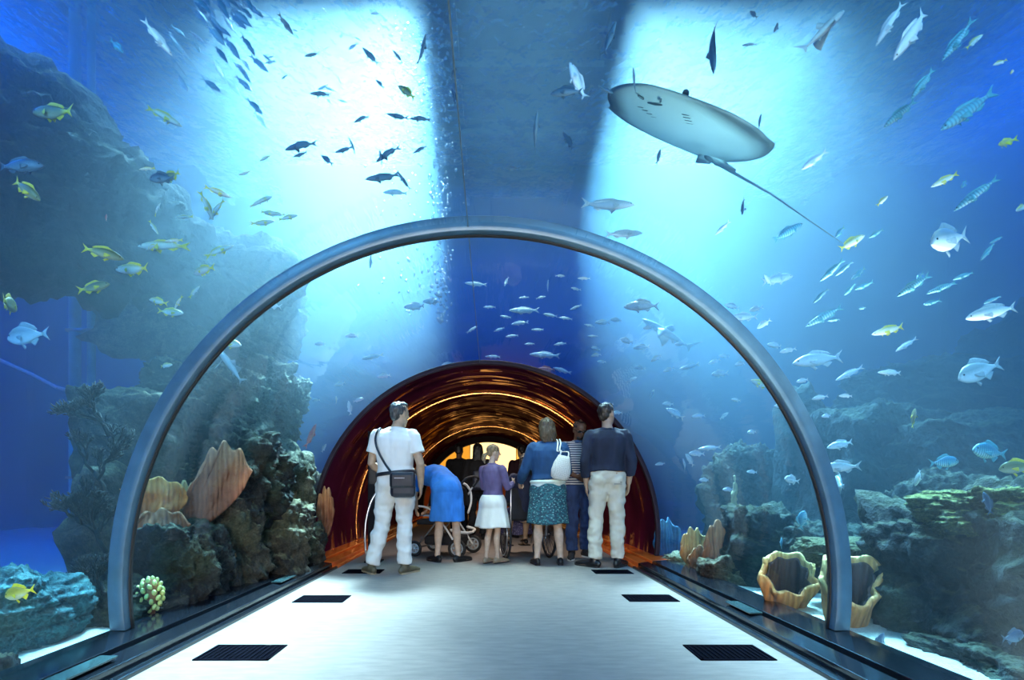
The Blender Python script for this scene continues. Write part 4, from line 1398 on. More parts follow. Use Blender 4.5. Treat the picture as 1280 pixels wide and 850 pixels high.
class Pose:
    """joints in metres for a 1.75 m adult; x to the figure's right seen from behind, y forward, z up"""

    def __init__(self, **kw):
        self.k = dict(
            pelvis=V((0, 0, .95)), waist=V((0, .01, 1.09)), chest=V((0, .0, 1.30)), neck=V((0, -.015, 1.475)), head=V((0, .015, 1.635)),
            shR=V((.178, -.01, 1.405)), elR=V((.235, -.03, 1.13)), wrR=V((.235, .06, .89)),
            shL=V((-.178, -.01, 1.405)), elL=V((-.235, -.03, 1.13)), wrL=V((-.235, .06, .89)),
            hipR=V((.09, 0, .93)), knR=V((.10, .02, .50)), anR=V((.105, -.02, .085)), toeR=V((.125, .15, .03)),
            hipL=V((-.09, 0, .93)), knL=V((-.10, .02, .50)), anL=V((-.105, -.02, .085)), toeL=V((-.125, .15, .03)),
            yaw=0.0, nod=0.0, tilt=0.0, side=V((1, 0, 0)), build=1.0, wide=1.0, chestd=1.0)
        for a, b in kw.items():
            self.k[a] = V(b) if isinstance(b, tuple) else b

    def __getattr__(self, n):
        return self.__dict__['k'][n]


def head_mat(p):
    return Matrix.Translation(p.head) @ Euler((p.nod, p.tilt, p.yaw), 'ZYX').to_matrix().to_4x4() if False else Matrix.Translation(p.head) @ (Matrix.Rotation(p.yaw, 4, 'Z') @ Matrix.Rotation(p.nod, 4, 'X') @ Matrix.Rotation(p.tilt, 4, 'Y'))


def hand(mb, el, wr, curl=.35, palm_in=None, grip=False, flip=1):
    d = (wr - el).normalized()
    pin = palm_in if palm_in is not None else V((-flip, 0, 0))
    nrm = (pin - d * pin.dot(d)).normalized()        # palm faces this way
    sd = d.cross(nrm).normalized() * flip            # towards the thumb
    pk = wr + d * .085
    mb.loft([wr - d * .02, wr + d * .02, wr + d * .055, pk], [(.026, .019), (.034, .017), (.041, .015), (.040, .012)], side=sd, n=12, round_ends=True)
    cb = curl if not grip else 1.15
    for i, (o, L) in enumerate(((.030, .070), (.010, .080), (-.010, .075), (-.030, .058))):
        b0 = pk + sd * o - d * .006
        spread = sd * (o * .35)
        pts = [b0]
        ang = cb * .35
        q = b0
        for sgm, kf in ((.45, .5), (.32, 1.0), (.23, 1.35)):
            ang += cb * kf * .6
            dr = (d * math.cos(ang) + nrm * math.sin(ang) + spread * 2.5).normalized()
            q = q + dr * L * sgm
            pts.append(q)
        mb.loft(pts, [.0098, .0092, .0086, .0074], n=8, round_ends=True)
    tb_ = wr + d * .028 + sd * .030
    t1 = tb_ + (d * .55 + sd * .75 + nrm * .25).normalized() * .034
    t2 = t1 + (d * .85 + sd * .25 + nrm * (.4 if not grip else .9)).normalized() * .030
    mb.loft([tb_ - d * .012 - sd * .012, tb_, t1, t2], [.013, .0125, .0105, .0085], n=8, round_ends=True)


def torso_rings(p, inflate=0.0, lo=0.0, hi=1.0):
    """rings up the spine: (point, half width, half depth); lo/hi cut it"""
    w_, cdp, b_ = p.wide, p.chestd, p.build
    spine = [(p.pelvis - (p.waist - p.pelvis).normalized() * .06, .125, .080), (p.pelvis, .168, .112), (lerp(p.pelvis, p.waist, .5), .165, .118), (p.waist, .145, .105), (lerp(p.waist, p.chest, .5), .155, .112),
             (p.chest, .175, .122), (lerp(p.chest, p.neck, .45), .178, .112), (lerp(p.chest, p.neck, .72), .150, .092), (lerp(p.chest, p.neck, .90), .088, .072), (p.neck, .062, .062)]
    n = len(spine)
    out = []
    for i, (q, a, d) in enumerate(spine):
        f = i / (n - 1)
        if lo - 1e-6 <= f <= hi + 1e-6:
            out.append((q, a * w_ * b_ + inflate, d * cdp * b_ + inflate))
    return out


def body_mesh(p, skin, voxel=.0065, hands=('relax', 'relax'), palms=(None, None)):
    mb = MB(); b_ = p.build
    tr = torso_rings(p)
    mb.loft([q for q, _, _ in tr], [(a, d) for _, a, d in tr], side=p.side, n=22, power=2.3, round_ends=True)
    # neck and head
    H = head_mat(p)
    hp = lambda x, y, z: H @ V((x, y, z))
    mb.loft([p.neck - (hp(0, 0, 0) - p.neck).normalized() * .05, lerp(p.neck, hp(0, -.02, -.07), .5), hp(0, -.012, -.06)], [.068 * b_, .054 * b_, .056 * b_], n=16, round_ends=True)
    mb.loft([hp(0, .048, -.112), hp(0, .040, -.092), hp(0, .022, -.055), hp(0, .005, -.01), hp(0, -.004, .035), hp(0, -.008, .075), hp(0, -.008, .105), hp(0, -.008, .118)],
            [(.022, .020), (.042, .036), (.062, .062), (.072, .085), (.077, .096), (.073, .092), (.052, .068), (.02, .028)], side=(H.to_3x3() @ V((1, 0, 0))), n=20, round_ends=True)
    mb.loft([hp(0, .088, .012), hp(0, .100, -.012), hp(0, .110, -.030), hp(0, .090, -.040)], [.008, .011, .014, .010], n=10, round_ends=True)
    mb.loft([hp(-.03, .084, .022), hp(0, .093, .024), hp(.03, .084, .022)], [.008, .009, .008], n=8, round_ends=True)     # brow
    mb.loft([hp(-.018, .082, -.066), hp(0, .090, -.066), hp(.018, .082, -.066)], [.006, .009, .006], n=8, round_ends=True)   # lips
    for s in (-1, 1):
        mb.ball(hp(s * .077, -.006, -.012), (.009, .018, .030), 10, 7, H.to_3x3())
    # arms
    for s, sh, el, wr, hd, pm in ((1, p.shR, p.elR, p.wrR, hands[1], palms[1]), (-1, p.shL, p.elL, p.wrL, hands[0], palms[0])):
        mb.loft([sh, lerp(sh, el, .35), lerp(sh, el, .75), el, lerp(el, wr, .25), lerp(el, wr, .65), wr], [r * b_ for r in (.054, .051, .043, .039, .042, .034, .026)], n=14, round_ends=True)
        mb.loft([lerp(p.chest, p.neck, .86), lerp(sh, lerp(p.chest, p.neck, .80), .45), sh], [.050 * b_, .054 * b_, .048 * b_], n=12, round_ends=True)
        hand(mb, el, wr, grip=hd == 'grip', palm_in=pm, flip=s)
    # legs and feet
    for s, hj, kn, an, toe in ((1, p.hipR, p.knR, p.anR, p.toeR), (-1, p.hipL, p.knL, p.anL, p.toeL)):
        bk = V((0, -.022, 0))
        mb.loft([hj + (hj - kn).normalized() * .02, lerp(hj, kn, .2), lerp(hj, kn, .55), lerp(hj, kn, .88), kn, lerp(kn, an, .12) + bk * .3, lerp(kn, an, .32) + bk, lerp(kn, an, .6) + bk * .5, lerp(kn, an, .88), an],
                [r * b_ for r in (.088, .086, .070, .055, .052, .050, .056, .043, .034, .036)], n=16, round_ends=True)
        fd = toe - an; fd.z = 0
        fn_ = fd.normalized()
        gz = an.z - .085
        heel = V((an.x, an.y, .035 + gz)) - fn_ * .045
        mb.loft([heel, V((an.x, an.y, .045 + gz)), V((an.x, an.y, .038 + gz)) + fn_ * .06, V((toe.x, toe.y, .026 + gz)), V((toe.x, toe.y, .022 + gz)) + fn_ * .05], [(.028, .032), (.034, .042), (.038, .034), (.042, .024), (.03, .018)], side=fn_.cross(V((0, 0, 1))), n=14, round_ends=True)
    return remeshed(mb, 'body', skin, voxel, 4)


def wrinkle(amp, sc=9, zs=.55, seed=0):
    def fn(co, n):
        q = V((co.x * sc, co.y * sc, co.z * sc * zs)) + V((seed, seed * 2, 0))
        return co + n * (amp * (noise.noise(q) + .6 * noise.noise(q * 2.1)) )
    return fn


def top_mesh(p, mt, hem=.0, sleeve=.45, inflate=.014, voxel=.009, collar=True, seed=1, slv_r=.012, hi=.93, cuffs=None, skirtlen=0.0):
    """shirt or sweater: trunk and both sleeves grown into one cloth; sleeve 0..2 (1 = elbow, 2 = wrist)"""
    mb = MB(); b_ = p.build
    tr = torso_rings(p, inflate, hem, hi)
    pts = [q for q, _, _ in tr]; rad = [(a, d) for _, a, d in tr]
    if skirtlen:
        dn = (pts[0] - pts[1]).normalized()
        pts = [pts[0] + dn * skirtlen] + pts; rad = [(rad[0][0] * 1.02, rad[0][1] * 1.04)] + rad
    mb.loft(pts, rad, side=p.side, n=24, power=2.3, cap=True)
    if collar:
        mb.loft([p.neck - V((0, 0, .05)), p.neck + V((0, -.004, .012))], [.082 * b_, .072 * b_], n=18)
    for sh, el, wr in ((p.shR, p.elR, p.wrR), (p.shL, p.elL, p.wrL)):
        mb.loft([lerp(p.chest, p.neck, .86), lerp(sh, lerp(p.chest, p.neck, .80), .45), sh], [(.056 * b_ + slv_r * .4)] * 3, n=14, round_ends=True)
        P = [sh]; Rr = [.064]
        full = [(lerp(sh, el, .35), .062), (lerp(sh, el, .75), .053), (el, .049), (lerp(el, wr, .3), .050), (lerp(el, wr, .65), .043), (lerp(el, wr, .95), .036)]
        fr_ = [.35, .75, 1.0, 1.3, 1.65, 1.95]
        for (q, r), f in zip(full, fr_):
            if f <= sleeve + .12:
                P.append(q); Rr.append(r)
        if sleeve < .75:
            P = [q for q in P if (q - sh).length < (el - sh).length * (sleeve - .06)]; Rr = Rr[:len(P)]
            P.append(lerp(sh, el, sleeve)); Rr.append(.066)
        t0 = (P[1] - P[0]).normalized(); r0 = Rr[0] * b_ + slv_r - .006
        mb.loft([sh - t0 * r0 * .95, sh - t0 * r0 * .7] + P, [r0 * .3, r0 * .72] + [r * b_ + slv_r - .006 for r in Rr], n=16)
    return remeshed(mb, 'top', mt, voxel, 3, wrinkle(.007, 11, .6, seed))


def trouser_mesh(p, mt, inflate=.012, voxel=.010, hem=.96, seed=2, loose=1.0, waist=.18):
    mb = MB(); b_ = p.build
    tr = torso_rings(p, inflate, 0, .3)
    mb.loft([q for q, _, _ in tr], [(a, d) for _, a, d in tr], side=p.side, n=24, power=2.4)
    mb.ball((p.hipR + p.hipL) / 2 + V((0, 0, -.075)), (.11 * b_, .095 * b_, .085), 16, 12)
    for s, hj, kn, an in ((1, p.hipR, p.knR, p.anR), (-1, p.hipL, p.knL, p.anL)):
        bk = V((0, -.012, 0))
        mb.loft([hj + V((0, 0, .03)), lerp(hj, kn, .12), lerp(hj, kn, .5), lerp(hj, kn, .88), kn, lerp(kn, an, .3) + bk, lerp(kn, an, .65) + bk, lerp(kn, an, hem)],
                [r * b_ * loose for r in (.098, .104, .088, .076, .072, .074, .068, .070)], n=18)
        # seat
        mb.ball(hj + V((0, -.045, .0)), (.085 * b_, .085 * b_, .105 * b_), 14, 10)
    return remeshed(mb, 'trousers', mt, voxel, 3, wrinkle(.015, 8, 1.4, seed))


def skirt_mesh(p, mt, z_top, z_bot, r_top, r_bot, depth=.72, folds=9, amp=.05, seed=0, centre=None, voxel=None):
    c = centre or V((0, 0, 0))
    nu, nv = 96, 24
    g = []
    for i in range(nu + 1):
        a = 2 * PI * i / nu
        row = []
        for j in range(nv + 1):
            v = j / nv
            r = lerp(r_top, r_bot, v ** .8) * (1 + .10 * math.sin(min(1, v * 2.5) * PI) * (1 - v))
            r *= 1 + amp * v * (math.sin(a * folds + seed) + .6 * math.sin(a * (folds * .5 + 1.3) + 2 * seed + v))
            row.append((c.x * v + r * math.cos(a), c.y * v + r * math.sin(a) * depth, lerp(z_top, z_bot, v) + .008 * math.sin(a * 3 + seed) * v))
        g.append(row)
    return MB().sheet(g, .008).mesh('skirt', mt)


def shoe_mesh(an, toe, mt, sole=None, r=1.0, low=False):
    fd = toe - an; fd.z = 0; f = fd.normalized()
    heel = V((an.x, an.y, 0)) - f * .055
    L = fd.length + .13
    sd = f.cross(V((0, 0, 1)))
    up = V((0, 0, 1))
    mb = MB()
    zs = [(0, .040, .030), (.10, .050, .036), (.30, .048, .040), (.52, .040, .042), (.75, .033, .045), (.92, .026, .036), (1.0, .020, .018)]
    mb.loft([heel + f * L * t_ + up * z for t_, z, w_ in zs], [(w_ * r, z * .92) for t_, z, w_ in zs], side=sd, n=16, round_ends=True)
    if not low:
        mb.loft([V((an.x, an.y, .05)), V((an.x, an.y, .105))], [.046 * r, .042 * r], n=14)
    up_me = remeshed(mb, 'shoe', mt, .006, 2, lambda c, n: V((c.x, c.y, max(.006, c.z))))
    sole_mb = MB()
    poly = []
    for t_, w_ in ((-.02, .016), (.05, .032), (.25, .036), (.5, .036), (.72, .046), (.9, .036), (1.02, .014)):
        poly.append(heel + f * L * t_ + sd * w_ * r)
    for t_, w_ in reversed(((-.02, .016), (.05, .032), (.25, .036), (.5, .036), (.72, .046), (.9, .036), (1.02, .014))):
        poly.append(heel + f * L * t_ - sd * w_ * r)
    sole_mb.prism([(q.x, q.y) for q in poly], 0.0, .016, axis='z')
    return up_me, sole_mb.mesh('sole', sole or M_BLACK, False)


def hair_mesh(p, mt, kind='short', seed=0, voxel=.006):
    H = head_mat(p); R3 = H.to_3x3()
    hp = lambda x, y, z: H @ V((x, y, z))
    mb = MB()
    if kind == 'short':
        mb.ball(hp(0, -.022, .045), (.082, .092, .086), 20, 14, R3)
        mb.ball(hp(0, .035, .088), (.062, .055, .040), 16, 10, R3)
        mb.ball(hp(0, -.062, -.005), (.062, .045, .065), 16, 10, R3)
    elif kind == 'crop':
        mb.ball(hp(0, -.014, .048), (.080, .097, .078), 20, 14, R3)
        mb.ball(hp(0, -.060, .0), (.060, .042, .055), 16, 10, R3)
    elif kind == 'bob':
        mb.ball(hp(0, -.020, .045), (.094, .105, .092), 20, 14, R3)
        mb.loft([hp(0, -.028, .06), hp(0, -.036, -.02), hp(0, -.042, -.085), hp(0, -.046, -.125)], [(.092, .088), (.106, .088), (.112, .080), (.096, .058)], side=R3 @ V((1, 0, 0)), n=20, round_ends=True)
    elif kind == 'long':
        mb.ball(hp(0, -.020, .045), (.092, .103, .092), 20, 14, R3)
        mb.loft([hp(0, -.03, .05), hp(0, -.045, -.06), hp(0, -.065, -.18), hp(0, -.06, -.26)], [(.092, .08), (.10, .07), (.11, .06), (.08, .04)], side=R3 @ V((1, 0, 0)), n=20, round_ends=True)
    elif kind == 'pony':
        mb.ball(hp(0, -.012, .042), (.083, .100, .086), 20, 14, R3)
        mb.ball(hp(0, -.055, .0), (.066, .05, .06), 16, 10, R3)
        mb.ball(hp(0, -.105, -.01), (.024, .024, .024), 12, 8, R3)
        mb.loft([hp(0, -.10, -.01), hp(.0, -.150, -.035), hp(0, -.165, -.09), hp(0, -.15, -.145)], [.02, .034, .034, .014], n=14, round_ends=True)
    def fn(co, n):
        q = (R3.inverted() @ (co - p.head))
        return co + n * (.006 * noise.noise(V((q.x * 60, q.y * 60, q.z * 14 + seed))) + .006 * noise.noise(q * 24 + V((seed, 0, 0))))
    return remeshed(mb, 'hair', mt, voxel, 2, fn)


def eyes(p, parent):
    H = head_mat(p)
    for s in (-1, 1):
        MB().ball(H @ V((s * .031, .076, .006)), (.012, .008, .007), 12, 8, H.to_3x3()).build('eye', plain('eye_white', (.65, .62, .58), .25), parent)
        MB().ball(H @ V((s * .031, .083, .006)), .0045, 8, 6).build('pupil', M_EYE, parent)


def person(label, px, py_feet, heading, height, p, D=None):
    """root at the feet; heading = direction faced, degrees clockwise from straight away from the camera"""
    if D is None: D = FPX * CAMZ / (py_feet - VPY)
    x = CAMX + (px - VPX) / FPX * D
    t = thing('person', label, 'person', (x, D, 0), (0, 0, -R(heading)), None, height / 1.75)
    return t


def part(name, me, parent):
    me.name = name
    return link(name, me, parent)


def shoes(p, t, mt, sole=None, low=False, r=1.0):
    for an, toe in ((p.anR, p.toeR), (p.anL, p.toeL)):
        u, s = shoe_mesh(an, toe, mt, sole, r, low)
        o = part('shoe', u, t); part('sole', s, o)


def tube(pts, r, n=10):
    return MB().loft(pts, [r] * len(pts), n=n, round_ends=True)


def smooth_path(pts, k=6):
    P = [V(q) for q in pts]; out = []
    for i in range(len(P) - 1):
        p0, p1, p2, p3 = P[max(0, i - 1)], P[i], P[i + 1], P[min(len(P) - 1, i + 2)]
        for j in range(k):
            t = j / k
            out.append(.5 * ((2 * p1) + (p2 - p0) * t + (2 * p0 - 5 * p1 + 4 * p2 - p3) * t * t + (3 * p1 - p0 - 3 * p2 + p3) * t ** 3))
    return out + [P[-1]]


def belt(p, t, mt, k=.26):
    rg = torso_rings(p, .022, 0, .4)
    q, a, d = rg[2]
    m = MB()
    up = (p.waist - p.pelvis).normalized()
    m.loft([q - up * .018, q + up * .018], [(a, d), (a, d)], side=p.side, n=32, power=2.3)
    return part('belt', m.mesh('belt', mt), t)


M_BEIGE = cloth('beige_trousers', (.62, .58, .46), .10, 11)
M_CREAM = cloth('cream_trousers', (.70, .70, .66), .08, 11)
M_WHITE = cloth('white_polo', (.80, .81, .78), .05, 10)
M_NAVY = cloth('navy_shirt', (.010, .014, .035), .35, 9)
M_JEANS = cloth('blue_jeans', (.020, .05, .16), .35, 16)
M_BLUED = cloth('bright_blue_dress', (.03, .22, .72), .22, 9)
M_LEATHER = plain('black_leather', (.014, .013, .022), .38, var=.3, scale=12, bump=.2)
M_TEALSH = cloth('blue_cardigan', (.014, .065, .17), .25, 9)
M_PRINT = print_mat('teal_print_skirt', (.03, .15, .17), (.02, .06, .09), (.22, .42, .40), 26)
M_PURPLE = cloth('purple_cardigan', (.13, .095, .20), .2, 12)
M_WSKIRT = cloth('white_skirt', (.80, .78, .72), .06, 10)
M_BLACKC = cloth('black_clothes', (.006, .006, .008), .3, 10)
M_SHOEB = plain('black_shoe', (.010, .010, .012), .4)
M_SHOEBR = plain('brown_shoe', (.10, .085, .05), .55, var=.3, scale=30)
HB = hair_mat('black_hair', (.012, .010, .010)); HG = hair_mat('dark_greying_hair', (.03, .03, .032), (.09, .09, .095)); HBR = hair_mat('brown_hair', (.055, .036, .02), (.16, .11, .06))
HBL = hair_mat('fair_hair', (.20, .12, .055), (.42, .29, .15)); HDB = hair_mat('dark_brown_hair', (.03, .02, .013))

# 1 --- man in white polo, back to the camera, weight on the right leg, looking right
p = Pose(knR=(.09, .04, .50), anR=(.10, -.01, .085), toeR=(.17, .13, .03), knL=(-.15, .05, .50), anL=(-.235, -.03, .085), toeL=(-.33, .09, .03),
         pelvis=(0.015, 0, .95), hipR=(.10, 0, .93), hipL=(-.085, 0, .93), elR=(.265, -.02, 1.12), wrR=(.245, .10, .89), wrL=(-.16, .16, 1.02), elL=(-.25, .0, 1.13),
         chest=(.0, .005, 1.30), neck=(.02, -.01, 1.475), head=(.045, .02, 1.63), yaw=R(-38), nod=R(4), wide=1.06, build=1.05, chestd=1.06)
t = person('man in white polo shirt and pale trousers standing with his back turned', 494, 717, 4, 1.80, p)
man1 = (t, p)
part('body', body_mesh(p, SK_TAN, hands=('relax', 'relax')), t)
part('hair', hair_mesh(p, HG, 'short', 1), t); eyes(p, t)
part('polo_shirt', top_mesh(p, M_WHITE, hem=.18, sleeve=.62, inflate=.018, seed=1, slv_r=.018), t)
part('collar', MB().loft([p.neck - V((0, 0, .045)), p.neck + V((0, .004, .018))], [(.092, .086), (.070, .070)], n=20).mesh('collar', M_WHITE), t)
part('trousers', trouser_mesh(p, M_CREAM, seed=3, loose=1.06), t)
belt(p, t, M_LEATHER)
shoes(p, t, M_SHOEBR, plain('tan_sole', (.35, .28, .18), .7))


def frame_of(root):
    bpy.context.view_layer.update()
    return root.matrix_basis.copy()


# his shoulder bag, worn across the back
M1 = frame_of(man1[0])
bag = thing('shoulder_bag', 'black leather shoulder bag hanging on the hip of the man in white', 'bag', M1 @ V((.135, -.225, .915)), (0, 0, -R(4)), None, 1.03)
mb = MB().box((-.125, -.045, -.13), (.125, .045, .10))
mb.build('pouch', M_LEATHER, bag, smooth=False, bevel=.04)
MB().box((-.123, -.060, -.045), (.123, .035, .118)).build('flap', plain('black_leather_flap', (.012, .011, .018), .36, var=.3, scale=14, bump=.15), bag, smooth=False, bevel=.03)
MB().box((-.07, -.066, .055), (.03, -.060, .062)).build('zip', plain('zip_metal', (.55, .55, .6), .3, 1), bag, smooth=False)
inv = (Matrix.Translation(bag.location) @ bag.rotation_euler.to_matrix().to_4x4() @ Matrix.Scale(1.03, 4)).inverted()
st = smooth_path([inv @ (M1 @ V(q)) for q in ((.02, -.20, 1.02), (-.06, -.172, 1.12), (-.135, -.156, 1.25), (-.168, -.13, 1.37), (-.150, -.06, 1.482), (-.125, .03, 1.46))])
MB().loft(st, [(.011, .004)] * len(st), side=(1, 0, .2), n=8).build('strap', M_LEATHER, bag)

# 2 --- woman in a blue dress bending over the pram
p = Pose(pelvis=(.02, -.03, .93), waist=(-.05, .10, 1.04), chest=(-.16, .27, 1.10), neck=(-.27, .42, 1.13), head=(-.36, .53, 1.13),
         shR=(-.10, .38, 1.06), elR=(-.18, .52, .82), wrR=(-.30, .62, .66), shL=(-.36, .27, 1.07), elL=(-.46, .40, .84), wrL=(-.46, .56, .66),
         side=(.82, .5, .1), knR=(.13, .03, .49), anR=(.16, -.02, .085), toeR=(.27, .10, .03), knL=(-.08, .02, .49), anL=(-.10, -.04, .085), toeL=(-.20, .09, .03), hipR=(.10, -.01, .91), hipL=(-.07, -.01, .91),
         nod=R(-60), yaw=R(20), build=1.02)
t = person('woman in bright blue dress bending forward over the pram', 557, 702, 0, 1.68, p)
part('body', body_mesh(p, SK_LIGHT), t)
part('hair', hair_mesh(p, HBL, 'bob', 2), t); eyes(p, t)
mbd = MB()
tr = torso_rings(p, .026, 0, .93)
mbd.loft([q for q, _, _ in tr], [(a, d) for _, a, d in tr], side=p.side, n=24, power=2.3)
for sh, el in ((p.shR, p.elR), (p.shL, p.elL)):
    mbd.loft([lerp(p.chest, p.neck, .86), sh], [.062, .068], n=14, round_ends=True)
    mbd.loft([sh, lerp(sh, el, .3), lerp(sh, el, .62)], [.070, .068, .066], n=14)
mbd.ball((.02, -.10, .92), (.19, .12, .14), 18, 12)
mbd.loft([(.0, .03, 1.05), (.01, -.015, .98), (.02, -.035, .86), (.02, -.03, .70), (.02, -.02, .525)], [(.15, .12), (.185, .165), (.205, .185), (.215, .185), (.222, .180)], side=(1, 0, 0), n=28)
part('dress', remeshed(mbd, 'dress', M_BLUED, .009, 3, wrinkle(.013, 7, .55, 4)), t)
shoes(p, t, M_SHOEB, low=True)

# 3 --- girl in purple cardigan with a ponytail, profile to the right
p = Pose(yaw=R(-30), nod=R(2), elR=(.23, .06, 1.13), wrR=(.17, .27, 1.20), elL=(-.22, .06, 1.13), wrL=(-.10, .28, 1.18), head=(0, .02, 1.655), build=.90, wide=.95,
         knR=(.075, .02, .50), anR=(.06, .03, .085), toeR=(.08, .20, .03), knL=(-.075, .02, .50), anL=(-.08, -.06, .085), toeL=(-.10, .11, .03), neck=(0, -.015, 1.485))
t = person('girl in purple cardigan and white skirt with a fair ponytail', 616, 704, 38, 1.40, p)
part('body', body_mesh(p, SK_LIGHT), t)
part('hair', hair_mesh(p, HBL, 'pony', 3), t); eyes(p, t)
part('cardigan', top_mesh(p, M_PURPLE, hem=.10, sleeve=1.9, inflate=.022, seed=5, slv_r=.016, skirtlen=.02), t)
part('skirt', skirt_mesh(p, M_WSKIRT, 1.02, .54, .165, .265, .85, 8, .05, 3), t)
shoes(p, t, plain('tan_sandal', (.30, .22, .14), .6), low=True, r=.95)

# 4 --- woman with blue cardigan, teal skirt and white bag, back turned
p = Pose(yaw=R(18), nod=R(-8), elL=(-.28, .06, 1.14), wrL=(-.30, .28, 1.0), elR=(.24, .02, 1.13), wrR=(.14, .24, 1.02), build=1.06, wide=1.06,
         knR=(.12, .02, .49), anR=(.15, -.01, .085), toeR=(.18, .15, .03), knL=(-.115, .02, .49), anL=(-.135, -.01, .085), toeL=(-.15, .15, .03), head=(-.02, .02, 1.63))
t = person('woman in dark blue cardigan and teal printed skirt with brown bobbed hair', 685, 706, -4, 1.70, p)
woman4 = t
part('body', body_mesh(p, SK_LIGHT, hands=('grip', 'relax')), t)
part('hair', hair_mesh(p, HBR, 'bob', 4), t); eyes(p, t)
part('cardigan', top_mesh(p, M_TEALSH, hem=.20, sleeve=1.95, inflate=.026, seed=6, slv_r=.018), t)
part('blouse_hem', skirt_mesh(p, plain('pale_blouse', (.66, .74, .68), .8, var=.1, scale=20), 1.02, .925, .198, .212, .78, 6, .02, 2), t)
part('skirt', skirt_mesh(p, M_PRINT, 1.00, .50, .188, .245, .80, 5, .04, 4), t)
shoes(p, t, M_SHOEB, low=True)
M4 = frame_of(t)
hb = thing('handbag', 'white woven handbag slung on the shoulder of the woman in blue', 'bag', M4 @ V((.125, -.225, 1.19)), (0, R(12), R(6)), None, .97)
mbx = MB().loft([(0, 0, -.175), (0, 0, -.15), (.0, 0, -.07), (0, 0, .02), (0, 0, .085), (0, 0, .115)], [(.06, .03), (.105, .05), (.118, .06), (.105, .05), (.078, .032), (.07, .02)], side=(1, 0, 0), n=20)
wv = NT('woven_white')
bz = wv.n('ShaderNodeTexChecker', ins={'Vector': wv.coord('Object', (1, 1, 1), (0, .785, 0)), 'Scale': 75, 'Color1': (.72, .70, .64, 1), 'Color2': (.55, .53, .47, 1)})
wv.pbr(Base_Color=bz.outputs[0], Roughness=.8, Normal=wv.bump(bz.outputs[1], .5, .006))
part('pouch', mbx.mesh('pouch', wv.m), hb)
bpy.context.view_layer.update()
inv = (Matrix.Translation(hb.location) @ hb.rotation_euler.to_matrix().to_4x4() @ Matrix.Scale(.97, 4)).inverted()
for off, bx in ((0, -.055), (.034, .05)):
    st = smooth_path([V((bx, -.01, .10)), V((bx * .8, .01, .17)), inv @ (M4 @ V((.075 + off, -.190, 1.36))), inv @ (M4 @ V((.095 + off, -.125, 1.455))), inv @ (M4 @ V((.10 + off, -.03, 1.512))), inv @ (M4 @ V((.11 + off, .07, 1.46)))])
    MB().loft(st, [(.009, .005)] * len(st), side=(1, 0, .2), n=8).build('strap', plain('white_strap', (.70, .68, .62), .6), hb)

# 5 --- man in striped shirt facing the camera, looking down at his phone
p = Pose(yaw=R(0), nod=R(-24), head=(0, .05, 1.625), elR=(.24, .02, 1.13), wrR=(.10, .26, 1.03), elL=(-.24, .0, 1.13), wrL=(-.07, .25, 1.02), wide=1.04,
         knR=(.09, .05, .50), anR=(.10, .04, .085), toeR=(.16, .20, .03), knL=(-.10, .0, .50), anL=(-.11, -.05, .085), toeL=(-.16, .11, .03))
t = person('man in blue and white striped shirt and jeans looking down', 723, 697, 172, 1.77, p)
part('body', body_mesh(p, SK_DARK, voxel=.0055), t)
part('hair', hair_mesh(p, HB, 'crop', 5), t); eyes(p, t)
H = head_mat(p)
MB().loft([H @ V(q) for q in ((-.03, .088, -.066), (0, .099, -.068), (.03, .088, -.066))], [.004, .005, .004], n=8).build('mouth', plain('dark_lips', (.10, .04, .035), .5), t)
MB().ball(H @ V((0, .060, -.085)), (.045, .035, .030), 12, 8, H.to_3x3()).build('beard', HB, t)
gl = MB()
for s in (-1, 1):
    gl.ball(H @ V((s * .033, .094, .006)), (.026, .006, .018), 12, 8, H.to_3x3())
    gl.loft([H @ V((s * .058, .088, .010)), H @ V((s * .082, .0, .008))], [.003, .003], n=6)
gl.loft([H @ V((-.012, .098, .010)), H @ V((.012, .098, .010))], [.004, .004], n=6)
gl.build('sunglasses', plain('dark_glass', (.01, .01, .012), .08), t)
part('striped_shirt', top_mesh(p, stripes('navy_white_stripes', (.70, .72, .70), (.02, .04, .11), 34), hem=.08, sleeve=.75, inflate=.02, seed=7, slv_r=.02, skirtlen=.02), t)
part('collar', MB().loft([p.neck - V((0, -.01, .06)), p.neck + V((0, .0, .015))], [(.092, .085), (.076, .076)], n=20).mesh('collar', cloth('denim_collar', (.03, .10, .26), .2)), t)
part('trousers', trouser_mesh(p, M_JEANS, seed=8, loose=1.06), t)
shoes(p, t, plain('dark_trainer', (.02, .02, .025), .6), plain('white_sole', (.6, .62, .6), .6), r=1.05)
M5 = frame_of(t)
ph = thing('mobile_phone', 'dark mobile phone held by the man in the striped shirt', 'phone', M5 @ V((.015, .335, 1.03)), (R(-35), 0, R(-172)))
MB().box((-.036, -.075, -.005), (.036, .075, .005)).build('phone_case', M_SHOEB, ph, smooth=False, bevel=.004)
MB().box((-.032, -.068, .0045), (.032, .068, .0058)).build('screen', plain('phone_screen', (.02, .025, .03), .05), ph, smooth=False)

